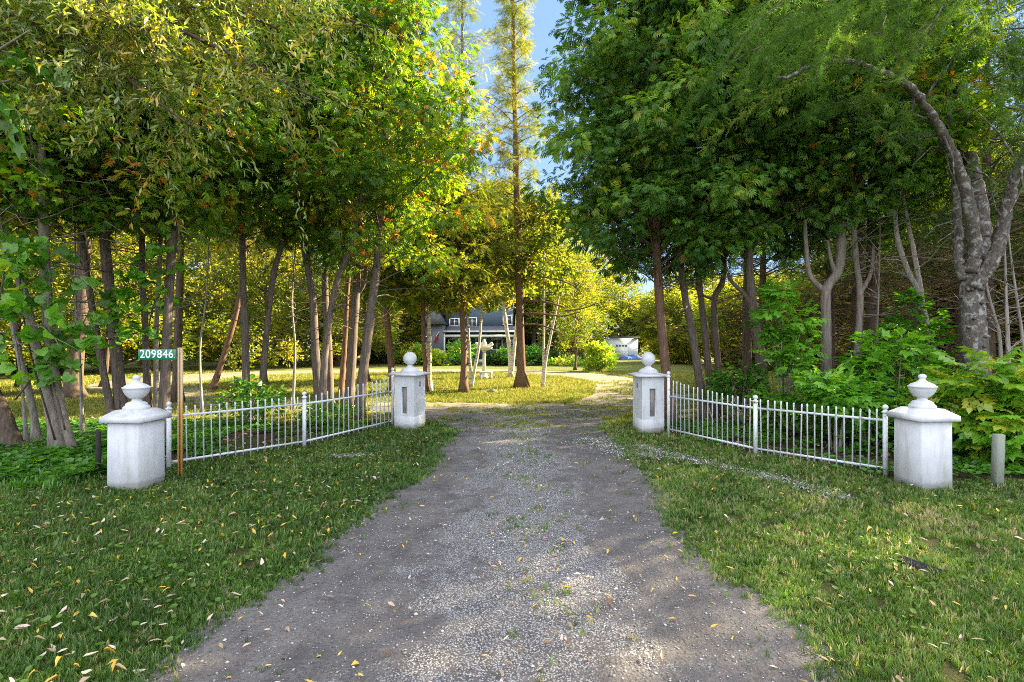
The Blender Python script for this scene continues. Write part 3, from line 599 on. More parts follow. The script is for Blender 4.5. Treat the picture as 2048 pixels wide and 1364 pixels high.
g = Geo().box((0, 0, .26), (.085, .075, .56), bev=.006); g.v[0][:, 0] += g.v[0][:, 2]*.03; o = g.build('marker_post', MAT['stub'], loc=(5.22, 5.38, 0), smooth=False)
tag(o, 'short weathered grey green square post right of the urn pillar', 'post')
g = Geo().tube([(0, 0, -.02), (.01, 0, .25), (-.01, .02, .5), (-.03, .02, .53)], [.03, .028, .024, .012], 8); o = g.build('wooden_stake', MAT['char'], loc=(-4.74, 5.72, 0)); tag(o, 'short blackened stake standing left of the urn pillar', 'stake')
g = Geo().box((0, 0, .018), (.27, .13, .045), bev=.012); g.v[0][:, 2] *= .75; o = g.build('concrete_slab', MAT['slab'], loc=(*G(1835, 1137)[:2], 0), smooth=False); o.rotation_euler = (.03, .02, -1.15); tag(o, 'narrow dark slab sunk in the grass at lower right', 'slab')

# ------------------------------------------------------------------ house
def win(e, x, y, z, w_, h_, name='window', panes=2):
    f = Geo(); t = .09
    for bx in (((x, y-.03, z+h_/2+t/2), (w_+2*t, .07, t)), ((x, y-.03, z-h_/2-t/2), (w_+2*t, .07, t)), ((x-w_/2-t/2, y-.03, z), (t, .07, h_)), ((x+w_/2+t/2, y-.03, z), (t, .07, h_))): f.box(*bx)
    for k in range(1, panes): f.box((x-w_/2+w_*k/panes, y-.022, z), (.05, .04, h_))
    fo = f.build(name, MAT['trim'], e, smooth=False)
    Geo().box((x, y-.004, z), (w_, .01, h_)).build('pane', MAT['glass'], fo, smooth=False); return fo
HY = 40.0
def hx(px): return (px-1024)/1000*HY
def hz(py): return CAMH-(py-690)/1000*HY
e = thing('house', 'blue grey two storey house with white trim and front steps beyond the lawn', 'house', (hx(950), HY, 0)); ox = hx(950)
def hb(x0, x1, y0, y1, z0, z1, g=None):
    g = g or Geo(); return g.box(((x0+x1)/2-ox, (y0+y1)/2-HY, (z0+z1)/2), (x1-x0, y1-y0, z1-z0))
hb(hx(892), hx(1034), HY, HY+8, 0, 2.62).build('wall', MAT['blue_siding'], e, smooth=False)
hb(hx(892)-.02, hx(1034)-.3, HY+.3, HY+8, 2.62, 5.0).build('upper_wall', MAT['blue_siding'], e, smooth=False)
hb(hx(852), hx(892), HY-1.6, HY+6, 0, 3.1).build('wing_wall', MAT['grey_siding'], e, smooth=False)
g = Geo(); x0, x1 = hx(848)-ox, hx(895)-ox; g.add([(x0, -2, 3.1), (x1, -2, 3.1), (x1, 6.3, 3.1), (x0, 6.3, 3.1), ((x0+x1)/2, -2, 4.4), ((x0+x1)/2, 6.3, 4.4)], [(0, 1, 4), (2, 3, 5), (1, 2, 5, 4), (3, 0, 4, 5), (3, 2, 1, 0)]); g.build('roof', MAT['roof'], e, smooth=False)
g = Geo(); x0, x1 = hx(884)-ox, hx(1040)-ox
g.add([(x0, -.2, 5.0), (x1, -.2, 5.0), (x1, 8.5, 5.0), (x0, 8.5, 5.0), (x0, 4.1, 7.3), (x1, 4.1, 7.3), (x0, -.2, 5.12), (x1, -.2, 5.12), (x1, 8.5, 5.12), (x0, 8.5, 5.12), (x0, 4.1, 7.42), (x1, 4.1, 7.42)], [(6, 7, 11, 10), (8, 9, 10, 11), (0, 1, 7, 6), (3, 2, 1, 0), (0, 6, 10, 4), (1, 5, 11, 7), (0, 4, 3), (1, 2, 5), (2, 3, 9, 8), (3, 4, 10, 9), (2, 8, 11, 5)])
ro = g.build('roof', MAT['roof'], e, smooth=False)
hb(hx(995), hx(1010), HY+3.6, HY+4.2, 6.7, 8.1).build('chimney', MAT['brick'], ro, smooth=False)
g = Geo(); g.add([(hx(884)-ox, -1.5, 2.55), (hx(1044)-ox, -1.5, 2.55), (hx(1044)-ox, .35, 3.05), (hx(884)-ox, .35, 3.05), (hx(884)-ox, -1.5, 2.45), (hx(1044)-ox, -1.5, 2.45), (hx(1044)-ox, .35, 2.45), (hx(884)-ox, .35, 2.45)], [(0, 1, 2, 3), (4, 7, 6, 5), (0, 4, 5, 1), (1, 5, 6, 2), (3, 7, 4, 0)]); g.build('porch_roof', MAT['roof'], e, smooth=False)
hb(hx(890), hx(1042), HY-1.54, HY-1.50, 2.5, 2.6).build('gutter', MAT['trim'], e, smooth=False)
hb(hx(893), hx(1036), HY-1.36, HY-1.22, 2.1, 2.3).build('porch_beam', MAT['trim'], e, smooth=False)
for px in (893, 1036): hb(hx(px)-.07, hx(px)+.07, HY-1.37, HY-1.21, .35, 2.1 if px != 893 else 2.45).build('porch_column', MAT['trim'], e, smooth=False)
hb(hx(893), hx(975), HY-1.5, HY, 0, .38).build('porch_floor', MAT['deck'], e, smooth=False)
so_ = Geo()
for k in range(3): hb(hx(878)-.1*k, hx(915), HY-1.5-.36*(k+1)-.0, HY-1.5-.36*k-.003, 0, .36-.1*(k+1)+.03, so_)
so_.build('front_steps', MAT['deck'], e, smooth=False)
dx = (hx(896)+hx(920))/2-ox
dr = hb(hx(896), hx(920), HY-.09, HY-.003, .38, 2.05).build('door', MAT['trim'], e, smooth=False)
Geo().box((dx-.1, -.096, 1.45), (.42, .01, .85)).build('door_pane', MAT['glass'], dr, smooth=False); Geo().box((dx+.32, -.12, 1.15), (.05, .05, .14)).build('handle', MAT['char'], dr, smooth=False)
for a_, b_ in ((953, 971), (985, 1003)): win(e, (hx(a_)+hx(b_))/2-ox, -.004, (hz(679)+hz(698))/2, hx(b_)-hx(a_), hz(679)-hz(698))
win(e, (hx(936)+hx(951))/2-ox, .296, (hz(636)+hz(652))/2, .62, .62); win(e, (hx(900)+hx(916))/2-ox, .296, (hz(638)+hz(651))/2, .66, .52); win(e, hx(1015)-ox, .296, hz(640), .6, .6)
win(e, hx(861)-ox, -1.604, 1.35, .5, 1.5, panes=1)
hb(hx(975), hx(1008), HY-1.3, HY-.7, 0, .62).build('planter_box', MAT['brick'], e, smooth=False)
fl = Geo().tube([(0, 0, 0), (.55, -.5, .75)], .018, 6); fo = fl.build('flag', MAT['trim'], loc=(hx(872), HY-1.62, 1.75), smooth=True)
tag(fo, 'furled red flag on a short pole on the house wall', 'flag')
g = Geo(); t = np.linspace(.25, 1, 8); U = np.array([.55, -.5, .75]); V = []
for k, q in enumerate(t):
    for s_ in np.linspace(0, 1, 4): V.append(U*q+np.array([.04*math.sin(k*2+s_*5), -.05*math.sin(k+s_*3), -.6*s_*(.4+.6*q)]))
i, j = np.meshgrid(np.arange(7), np.arange(3), indexing='ij'); g.add(V, np.stack([i*4+j, i*4+j+1, (i+1)*4+j+1, (i+1)*4+j], -1).reshape(-1, 4)); g.build('cloth', MAT['flag'], fo)

# ------------------------------------------------------------------ garage, tarp, board fences, bird bath, bench
SY = 51.7
def sx(px): return (px-1024)/1000*SY
e = thing('garage', 'low white garage with flat dark roof edge and panelled door beyond the lawn', 'garage', (sx(1232), SY, 0))
W2 = sx(1276)-sx(1199); g = Geo().box((W2/2-sx(1232)+sx(1199), 3, 1.1), (W2, 6, 2.2)); g.build('wall', MAT['shed'], e, smooth=False)
Geo().box((W2/2-sx(1232)+sx(1199), 2.95, 2.275), (W2+.3, 6.4, .14)).build('roof', MAT['roof'], e, smooth=False)
do = Geo().box((sx(1243)-sx(1232), -.03, .8), (1.25, .05, 1.6)).build('door', MAT['trim'], e, smooth=False)
fr = Geo()
for zz in (.4, .8, 1.2): fr.box((sx(1243)-sx(1232), -.059, zz), (1.2, .006, .02))
fr.build('panel_groove', MAT['slate'], do, smooth=False)
for k in range(4): Geo().box((sx(1243)-sx(1232)-.45+.3*k, -.06, 1.42), (.22, .01, .17)).build('door_pane', MAT['glass'], do, smooth=False)
g = Geo(); r = np.random.default_rng(4); n = 18
u, v = np.meshgrid(np.linspace(-1, 1, n), np.linspace(-1, 1, 10)); hgt = .5*np.clip(1-u**2, 0, 1)**.5*np.clip(1-v**2, 0, 1)**.5*(1+.25*np.sin(u*5+v*3))+r.normal(0, .025, u.shape)
g.add(np.stack([u*1.15, v*.7, np.clip(hgt, -.02, 2)], -1), np.array([[a*n+b, a*n+b+1, (a+1)*n+b+1, (a+1)*n+b] for a in range(9) for b in range(n-1)]))
tag(g.build('tarpaulin', MAT['tarp'], loc=(sx(1252), 49.6, 0)), 'blue tarpaulin over a low heap in front of the white garage', 'tarpaulin')
def board_fence(label, x0, x1, y, h, n):
    e = thing('board_fence', label, 'fence', ((x0+x1)/2, y, 0)); L = x1-x0; g = Geo(); r = np.random.default_rng(n)
    for k in range(n): g.box((-L/2+L*(k+.5)/n, 0, h/2+r.uniform(-.03, .03)), (L/n*.9, .03, h))
    g.build('boards', MAT['fence_wood'], e, smooth=False)
    for k in range(4): Geo().box((-L/2+L*k/3, .07, h/2), (.1, .1, h+.05)).build('post', MAT['fence_wood'], e, smooth=False)
board_fence('brown board fence between the house and the garage', 1.5, 7.6, 47.5, 1.05, 34)
board_fence('dark brown board fence left of the house behind the trees', -13.2, -7.6, 45, 1.0, 30)
z = 22.6
e = thing('bird_bath', 'white pedestal bird bath with a raised ornamental rim on the island lawn', 'bird bath', (P(968, 700, z)[0], z, 0))
Geo().lathe([(0, 0), (.2, 0), (.2, .07), (.15, .1), (.14, .2), (.1, .25), (.085, .4), (.065, 1.0), (.06, 1.18), (.1, 1.22), (.12, 1.25), (0, 1.26)], n=18).build('pedestal', MAT['stone'], e)
Geo().lathe([(0, 1.25), (.2, 1.26), (.36, 1.33), (.4, 1.4), (.37, 1.4), (.3, 1.35), (0, 1.3)], n=22).build('basin', MAT['stone'], e)
g = Geo().lathe([(0, 1.3), (.1, 1.32), (.08, 1.45), (.13, 1.52), (.12, 1.6), (.06, 1.68), (.07, 1.73), (0, 1.78)], n=12)
for s_ in (-1, 1): g.tube([(s_*.08, 0, 1.45), (s_*.25, 0, 1.47), (s_*.36, 0, 1.56), (s_*.36, 0, 1.62)], [.05, .07, .09, .03], 8)
g.build('ornament', MAT['stone'], e)
z = 23.4; e = thing('stone_bench', 'low curved stone bench on the lawn beside the bird bath', 'bench', (P(974, 700, z)[0]+.05, z-2.0, 0))
t = np.linspace(-.4, .4, 7); g = Geo()
V = [(.45*math.sin(a)*1.6+0, .25-.25*math.cos(a*1.6)+dy, zz) for zz in (.3, .37) for dy in (-.13, .13) for a in t]
F = []
for k in range(6): F += [(14+k, 15+k, 22+k, 21+k), (1+k, k, 7+k, 8+k), (k, k+1, 15+k, 14+k), (8+k, 7+k, 21+k, 22+k)]
F += [(0, 14, 21, 7), (6, 13, 27, 20)]
g.add(V, F); g.build('seat', MAT['stone'], e, smooth=False)
for s_ in (-1, 1): Geo().box((s_*.22, .03, .15), (.1, .2, .3), taper=.75).build('leg', MAT['stone'], e, smooth=False)
def rock(label, px, py, s):
    g = Geo(); r = np.random.default_rng(int(px)); p = G(px, py); th = np.linspace(-.6, PI/2, 7)
    g.lathe([(s*math.cos(t), s*.7*math.sin(t)) for t in th], n=10); g.v[0] *= (1+r.normal(0, .1, (len(g.v[0]), 1))); tag(g.build('rock', MAT['rock'], loc=p, smooth=False), label, 'rock')
rock('dark rock at the near edge of the island lawn, left of the tall spruce', 985, 786, .17)
rock('small dark stone on the island lawn right of the twin birch', 1104, 771, .11)
# ------------------------------------------------------------------ left grove
GL = 'grey trunked trees of the left grove'; GR = 'cedars and maples of the right grove'
L = [  # label, pts, z, w, top, leaf, kw
 ('slim pale maple leaning left, at the far left of the fence line', [(119, 911), (72, 690), (40, 560), (6, 486)], 6.8, 19, 7.4, 'maple', dict(R=1.25, hb=3.2, bark='pale_bark', nb=38)),
 ('wrinkled grey trunk sharing its foot with the slim leaning maple', [(138, 905), (112, 780), (101, 700), (94, 610)], 6.9, 21, 7.8, 'maple', dict(R=1.3, hb=3.3, bark='pale_bark', nb=40)),
 ('thin bent grey stem left of the wrinkled trunk', [(75, 880), (62, 800), (34, 690), (21, 600)], 7.6, 12, 7.4, 'maple', dict(R=1.1, hb=3.3, bark='pale_bark', nb=32)),
 ('thin grey stem leaning left just behind the left urn', [(232, 860), (190, 650), (170, 520), (160, 440)], 8.0, 14, 7.6, 'cedar', dict(R=1.3, hb=3.5, nb=40)),
 ('stout knotty grey trunk rising behind the left urn', [(248, 870), (228, 660), (218, 570), (208, 465)], 8.1, 23, 8.4, 'cedar', dict(R=1.5, hb=3.4, limbs=[([(210, 480), (226, 445), (236, 400), (240, 330)], 10)])),
 ('slim dark grey stem just left of the number plate', [(297, 860), (290, 640), (285, 571), (284, 470)], 8.6, 14, 8.0, 'cedar', dict(R=1.2, hb=3.7, nb=38)),
 ('very thin stem directly behind the number plate', [(313, 855), (312, 700), (315, 600), (319, 530)], 8.6, 10, 7.4, 'maple', dict(R=1.0, hb=3.5, bark='pale_bark', nb=28)),
 ('stout smooth grey trunk right behind the number plate', [(326, 855), (333, 690), (342, 530), (350, 422)], 8.0, 20, 8.4, 'cedar', dict(R=1.5, hb=3.3)),
 ('straight grey trunk in front of the pale road strip, first of a pair', [(494, 835), (490, 670), (486, 556), (484, 415)], 10, 16, 8.8, 'cedar', dict(R=1.5, hb=3.5)),
 ('grey trunk leaning right, second of the pair before the road strip', [(518, 835), (532, 680), (546, 556), (562, 490)], 10.2, 14, 9.0, 'maple', dict(R=1.7, hb=3.8)),
 ('dark left stem of the three trunk clump behind the fence post', [(640, 833), (630, 690), (625, 591), (612, 510)], 10.2, 18, 9.2, 'cedar', dict(R=1.7, hb=3.6)),
 ('grey stem of the clump leaning right and crossing its neighbours', [(641, 838), (653, 679), (674, 563), (701, 495)], 9.8, 15, 9.0, 'cedar', dict(R=1.6, hb=3.5)),
 ('shadowed back stem of the three trunk clump', [(661, 825), (657, 700), (650, 577), (655, 470)], 11, 16, 9.2, 'maple', dict(R=1.6, hb=3.9, bark='cedar_bark')),
 ('orange lit narrow trunk left of the two thick cedars', [(680, 820), (690, 680), (694, 591), (702, 500)], 12.5, 11, 9.6, 'cedar', dict(R=1.6, hb=4.0, bark='red_bark')),
 ('thick grey cedar forking low, nearer the house side', [(697, 825), (707, 660), (713, 577), (716, 500)], 11, 19, 9.4, 'cedar', dict(R=1.8, hb=3.4, limbs=[([(711, 590), (728, 568), (733, 520), (735, 470)], 9)])),
 ('thick twisted cedar leaning right, nearest the left ball pillar', [(716, 836), (728, 730), (735, 679), (746, 591), (757, 500)], 10, 20, 9.4, 'cedar', dict(R=2.0, hb=3.0, nb=60)),
]
for lab, pts, z, w_, top, leaf, kw in L:
    kw = dict(kw); n_ = dict(name='maple_tree' if leaf == 'maple' else 'cedar_tree', cat='maple' if leaf == 'maple' else 'cedar')
    tree(n_['name'], lab, n_['cat'], pts, z, w_, top, leaf, group=GL, bare=11, ncl=6, per=kw.pop('per', 30 if leaf == 'cedar' else 27), size=.165 if leaf == 'cedar' else .105, **{**dict(nb=44), **kw})
# darker trunks standing further back on the left
for lab, pts, z, w_, top, lf in [
 ('broad dark trunk leaning right, deep behind the left maples', [(145, 790), (152, 700), (165, 620), (168, 480)], 14, 30, 9.5, 'wood'),
 ('orange edged dark trunk right of the number plate', [(353, 775), (357, 640), (361, 520), (362, 420)], 13, 17, 9.5, 'wood'),
 ('red brown trunk leaning right across the pale road strip', [(423, 782), (445, 720), (474, 619), (486, 540)], 16.3, 12, 9.0, 'golden'),
 ('dark sloping trunk at the left picture edge', [(30, 900), (12, 840), (-20, 770), (-50, 680)], 6.9, 24, 6.5, 'maple')]:
    tree('dark_tree', lab, 'tree', pts, z, w_, top, lf, group='darker trees behind the left grove', hb=4.2 if z > 8 else 3.6, R=2.0 if z > 8 else 1.2, nb=30, ncl=5, per=22, size=.24 if lf == 'wood' else (.3 if lf == 'golden' else .11), bark='red_bark' if 'red' in lab else 'dark_bark')
# ------------------------------------------------------------------ island trees
tree('cedar_tree', 'slim brown cedar rising directly behind the left ball pillar', 'cedar', [(786, 784), (783, 730), (776, 660), (772, 600)], 16, 15, 8.6, 'cedar', hb=2.9, R=1.8, nb=50, ncl=6, per=30, size=.22, bark='red_bark', group=GL)
tree('poplar_tree', 'left one of two close slim trunks right of the left ball pillar', 'poplar', [(851, 785), (850, 720), (846, 650), (848, 560)], 15.8, 10, 8.2, 'birch', hb=2.6, R=1.7, nb=40, ncl=5, per=24, size=.3, bark='red_bark', group='slim trees on the island lawn')
tree('poplar_tree', 'mottled right one of two close slim trunks right of the left ball pillar', 'poplar', [(859, 784), (859, 720), (858, 660), (857, 580)], 16, 9, 8.6, 'birch', hb=2.8, R=1.6, nb=40, ncl=5, per=24, size=.3, bark='birch_bark', group='slim trees on the island lawn')
tree('larch_tree', 'straight brown trunk with a thin open spire, on the island left of the bird bath', 'larch', [(927, 786), (928, 700), (926, 620), (925, 300)], 15.6, 14, 12.6, 'golden', hb=3.1, R=1.15, nb=84, ncl=5, per=20, size=.27, bark='red_bark', prof=lambda t: .8*np.exp(-((t-.12)/.2)**2)+.68*(1-.35*t)*(1+.4*math.sin(float(t)*45)), droop=.2, rise=.1, csize=.26, squash=.45, group='tall conifers on the island lawn')
tree('birch_tree', 'slender twin stemmed birch beside the straight brown trunk', 'birch', [(942, 777), (939, 700), (936, 640), (934, 560)], 17.2, 6, 6.8, 'birch', hb=3.2, R=1.4, nb=30, ncl=5, per=24, size=.28, bark='birch_bark', limbs=[([(943, 775), (950, 735), (958, 690), (964, 617), (970, 560)], 7)], group='birches on the island lawn')
tree('birch_tree', 'pale birch with two stems splitting at the ground, left of the tall spruce', 'birch', [(1022, 756), (1019, 700), (1012, 650), (1005, 590)], 22.7, 9, 8.6, 'birch', hb=3.5, R=2.0, nb=44, ncl=5, per=26, size=.34, bark='birch_bark', limbs=[([(1023, 755), (1028, 700), (1032, 660), (1036, 600), (1038, 540)], 8)], group='birches on the island lawn')
tree('birch_tree', 'pale twin birch just right of the tall spruce', 'birch', [(1086, 776), (1087, 720), (1088, 640), (1088, 540)], 17.4, 6, 6.6, 'birch', hb=3.5, R=1.3, nb=26, ncl=5, per=20, size=.28, bark='birch_bark', limbs=[([(1087, 770), (1092, 720), (1104, 660), (1116, 600), (1122, 560)], 6)], group='birches on the island lawn')
ax = [(1043, 777), (1040, 640), (1036, 480), (1032, 300), (1028, 150)]
dark_limbs = [([(1047, 601, 17.2), (1075, 602, 17.0), (1100, 606, 16.8), (1128, 614, 16.7)], 5), ([(1048, 627, 17.2), (1085, 628, 17), (1125, 632, 16.8), (1160, 624, 16.6)], 4.5), ([(1048, 648, 17.2), (1080, 650, 17), (1110, 660, 16.8), (1125, 668, 16.7)], 4),
  ([(1034, 560, 17.2), (1010, 556, 17), (985, 566, 16.9)], 4), ([(1050, 560, 17.2), (1100, 555, 16.9), (1150, 572, 16.8)], 4), ([(1130, 622, 16.9), (1165, 617, 16.6), (1196, 606, 16.4)], 3.5)]
tree('spruce_tree', 'tall thin spruce with bare lower limbs, standing alone in the middle', 'spruce', ax, 17.2, 19, 14.6, 'golden', hb=4.4, R=1.5, nb=96, ncl=6, per=34, size=.25, bark='red_bark', smin=.3, prof=lambda t: (.85-.5*t)*(.55+.65*abs(math.sin(float(t)*33+1))*abs(math.cos(float(t)*13)))+.35*np.exp(-(t/.13)**2), droop=.3, rise=.1, csize=.2, squash=.45, limbs=dark_limbs, twig=.02, group='tall conifers on the island lawn')

# ------------------------------------------------------------------ right grove
R_ = [
 ('brown cedar trunk rising right behind the right ball pillar', [(1344, 852), (1332, 740), (1324, 660), (1317, 569)], 9.5, 20, 9.6, 'deep', dict(R=2.15, hb=2.8, nb=90, per=44, bark='red_bark')),
 ('pale grey cedar leaning left, second trunk from the right ball pillar', [(1410, 850), (1396, 740), (1384, 663), (1368, 579)], 10, 17, 9.4, 'deep', dict(R=1.9, hb=3.1, nb=64)),
 ('brown cedar leaning left, third trunk from the right ball pillar', [(1426, 845), (1417, 740), (1409, 653), (1396, 548)], 10.4, 15, 9.4, 'deep', dict(R=1.8, hb=3.4)),
 ('grey cedar bending right at its fork, fourth trunk from the right ball pillar', [(1441, 840), (1436, 730), (1430, 660), (1429, 596), (1446, 560), (1448, 490)], 10.6, 14, 9.2, 'deep', dict(R=1.6, hb=3.5, limbs=[([(1430, 600), (1405, 590), (1390, 575)], 6)])),
 ('grey brown cedar with a broken side branch, right of the dark spruce trunk', [(1538, 845), (1522, 720), (1509, 640), (1500, 560), (1496, 490)], 9.5, 21, 9.4, 'deep', dict(R=1.9, hb=3.3, nb=60, limbs=[([(1504, 615), (1490, 590), (1465, 565), (1455, 548)], 10)])),
 ('pale smooth trunk forking into a wide candelabra, above the bright sapling', [(1652, 850), (1652, 740), (1652, 640), (1653, 579), (1675, 545), (1683, 500), (1681, 440)], 9, 22, 9.0, 'deep', dict(R=1.8, hb=3.6, bark='pale_bark', nb=56, limbs=[([(1653, 585), (1630, 565), (1618, 545), (1612, 488), (1610, 440)], 12), ([(1672, 548), (1662, 520), (1655, 480)], 9)])),
 ('narrow pale trunk with a small upper fork, right of the candelabra trunk', [(1708, 840), (1712, 740), (1718, 650), (1720, 581), (1712, 520), (1708, 450)], 9, 14, 9.0, 'maple', dict(R=1.7, hb=3.7, bark='pale_bark', nb=34, limbs=[([(1721, 585), (1736, 560), (1744, 535), (1747, 490)], 9)])),
 ('leaning grey trunk that splits in two among dead twigs', [(1880, 850), (1870, 728), (1852, 640), (1838, 585), (1815, 540), (1796, 482), (1790, 430)], 8.6, 12, 8.6, 'cedar', dict(R=1.5, hb=4.0, bark='dead_wood', nb=26, limbs=[([(1845, 610), (1838, 560), (1825, 490), (1810, 416), (1800, 350)], 10)])),
]
for lab, pts, z, w_, top, leaf, kw in R_:
    nm = 'maple_tree' if leaf == 'maple' else 'cedar_tree'
    tree(nm, lab, nm[:5], pts, z, w_, top, leaf, group=GR, bare=11, **{**dict(nb=52, ncl=6, per=42, size=.17 if leaf != 'maple' else .11), **kw})
for lab, pts, z, w_ in [('thin dead stem leaning left at the left picture edge', [(55, 860), (40, 740), (22, 640), (0, 520)], 7.2, 6), ('thin dead stem between the wrinkled trunk and the thin urn stem', [(165, 850), (160, 720), (152, 620), (150, 480)], 8.4, 6), ('thin bare stem between the number plate trunks and the straight pair', [(405, 830), (400, 700), (412, 600), (418, 480)], 10.5, 5), ('thin bare stem between the straight pair and the three trunk clump', [(585, 820), (590, 700), (584, 600), (592, 480)], 11.5, 6), ('thin dead sapling between the pale trunk and the leaning trunk', [(1750, 800), (1753, 691), (1757, 600), (1760, 470)], 9, 5),
  ('slim grey stem leaning left, just right of the lichened trunk', [(2005, 760), (2000, 687), (1988, 630), (1975, 580)], 8.2, 10),
  ('slim upright grey stem near the right picture edge', [(2022, 800), (2018, 753), (2014, 640), (2011, 560)], 7.6, 11),
  ('dead white stem leaning left at the right picture edge', [(2060, 760), (2046, 687), (2034, 600), (2020, 500)], 8, 8)]:
    e, W, F = tree('dead_sapling', lab, 'dead tree', pts, z, w_, CAMH+(690-min(p[1] for p in pts))*z/1000+.5, nb=0, bark='dead_wood', group='bare dead stems in the left grove' if pts[0][0] < 1000 else 'bare dead stems in the right grove')
    g = Geo(); r = np.random.default_rng(len(lab)); b0 = np.array(e.location)
    for k in range(14):
        q = P(*pts[2], z)*(1)-b0; t = r.uniform(.2, 1); c = (P(*pts[1], z)*(1-t)+P(*pts[3], z)*t)-b0; d = nz(np.array([r.normal(), r.normal(), .5])); l = r.uniform(.2, .7)
        g.tube([c, c+d*l*.5+r.normal(0, .04, 3), c+d*l+r.normal(0, .08, 3)], [.008, .005, .002], 4, cap=False)
    g.build('twigs', MAT['dead_wood'], e)

# big lichened tree at the right, with its arching limb
e = thing('larch_tree', 'big lichened trunk at right whose long limb arches left over the fence', 'larch', (*P(1958, 850, 7.6)[:2], 0), 0, None); b0 = np.array(e.location); Z = 7.6
W = Geo(); ax = smooth_path([P(1958, 880, Z)*[1, 1, 0], P(1954, 757, Z), P(1947, 640, Z), P(1943, 560, Z), P(1950, 510, Z)], 6); ax[0, 2] = -.03
rr = np.interp(np.arange(len(ax)), [0, 4, len(ax)-1], [.22, .165, .135]); W.tube(ax-b0, rr, 20)
for pts, w0, w1 in [([(1952, 540, Z), (1964, 480, Z+.1), (1955, 390, Z+.2), (1938, 308, Z+.4), (1920, 205, Z+.5), (1915, 60, Z+.6), (1915, -60, Z+.6)], 32, 16),
  ([(1944, 545, Z-.1), (1950, 500, Z-.15), (1940, 420, Z-.3), (1922, 350, Z-.4), (1890, 275, Z-.6), (1861, 225, Z-.8), (1815, 170, Z-1), (1760, 145, Z-1.2), (1700, 122, Z-1.4), (1630, 130, Z-1.6), (1560, 160, Z-1.8)], 24, 4),
  ([(1946, 575, Z-.1), (1975, 540, Z-.2), (2000, 480, Z-.3), (2012, 420, Z-.4), (2030, 350, Z-.6), (2060, 290, Z-.8), (2100, 150, Z-1)], 26, 12),
  ([(1925, 560, Z), (1918, 515, Z), (1915, 440, Z+.1), (1908, 330, Z+.2), (1895, 200, Z+.3)], 20, 8)]:
    q = smooth_path([P(*p) for p in pts], 6)-b0; q = q+np.random.default_rng(9).normal(0, .009, q.shape)*(np.arange(len(q))[:, None] > 2); W.tube(q, np.linspace(w0*Z/2000, w1*Z/2000, len(q))*(1+np.random.default_rng(8).normal(0, .06, len(q))), 12)
    rq = np.random.default_rng(len(pts))
    for k in range(12):
        c_ = q[rq.integers(len(q)//3, len(q))]; d_ = nz(rq.normal(0, 1, 3)+np.array([-.4, 0, .3])); l_ = rq.uniform(.3, 1.0); W.tube([c_, c_+d_*l_*.5+rq.normal(0, .05, 3), c_+d_*l_+rq.normal(0, .1, 3)], [.02, .012, .004], 5, cap=False)
r = np.random.default_rng(11)
for k in range(26):   # knots
    t = r.uniform(.1, 1); c = ax[int(t*(len(ax)-1))]-b0; a = r.uniform(PI, 2*PI); d = np.array([math.cos(a), math.sin(a), .1]); W.tube([c+d*.14, c+d*.185, c+d*.2], [.03, .022, .012], 6)
F = Geo(); TW = Geo()
for (a0, b1, n) in [((1915, -20, Z+.6), (1560, 90, Z-1.8), 26), ((1930, 60, Z), (1640, 60, Z-2.5), 26), ((1860, 225, Z-.9), (1560, 170, Z-1.9), 16), ((1960, 60, Z-.5), (2140, 160, Z-2.2), 26), ((1950, -60, Z), (1500, 20, Z-2.6), 30), ((2060, -30, Z), (1700, 10, Z-3.2), 24), ((1940, 180, Z+.3), (2080, 200, Z-.6), 12), ((1640, -60, Z-1), (1440, 60, Z-1), 12)]:
    A, B = P(*a0), P(*b1)
    for k in range(n):
        t = (k+.5)/n; c = A*(1-t)+B*t+r.normal(0, .18, 3); d = nz((B-A)*r.uniform(.2, .9)+r.normal(0, .7, 3)*np.array([1, 1, .35])+np.array([0, 0, -.15])); l = r.uniform(.6, 1.2)
        s = np.linspace(0, 1, 6)[:, None]; path = c+d*l*s+np.array([0, 0, -.32])*s*s*l
        TW.tube(path-b0, np.linspace(.007, .002, 6), 4, cap=False)
        m_ = 75; q = r.uniform(.05, 1, m_); pos = c+d*l*q[:, None]+np.array([0, 0, -.32])*(q**2)[:, None]*l
        dd = d*.7+r.normal(0, .5, (m_, 3))+np.array([0, 0, -.45]); cv = np.clip(r.normal(.5, .2), .05, .95)
        F.scatter(NEEDLE, pos, dd, r.normal(0, 1, (m_, 3)), r.uniform(.11, .2, m_), np.clip(cv+r.normal(0, .12, m_), 0, 1))
W.build('trunk', MAT['scaly_bark'], e); TW.build('twigs', MAT['dark_bark'], e); F.move(-b0).build('crown', MAT['larch_leaf'], e, smooth=False)

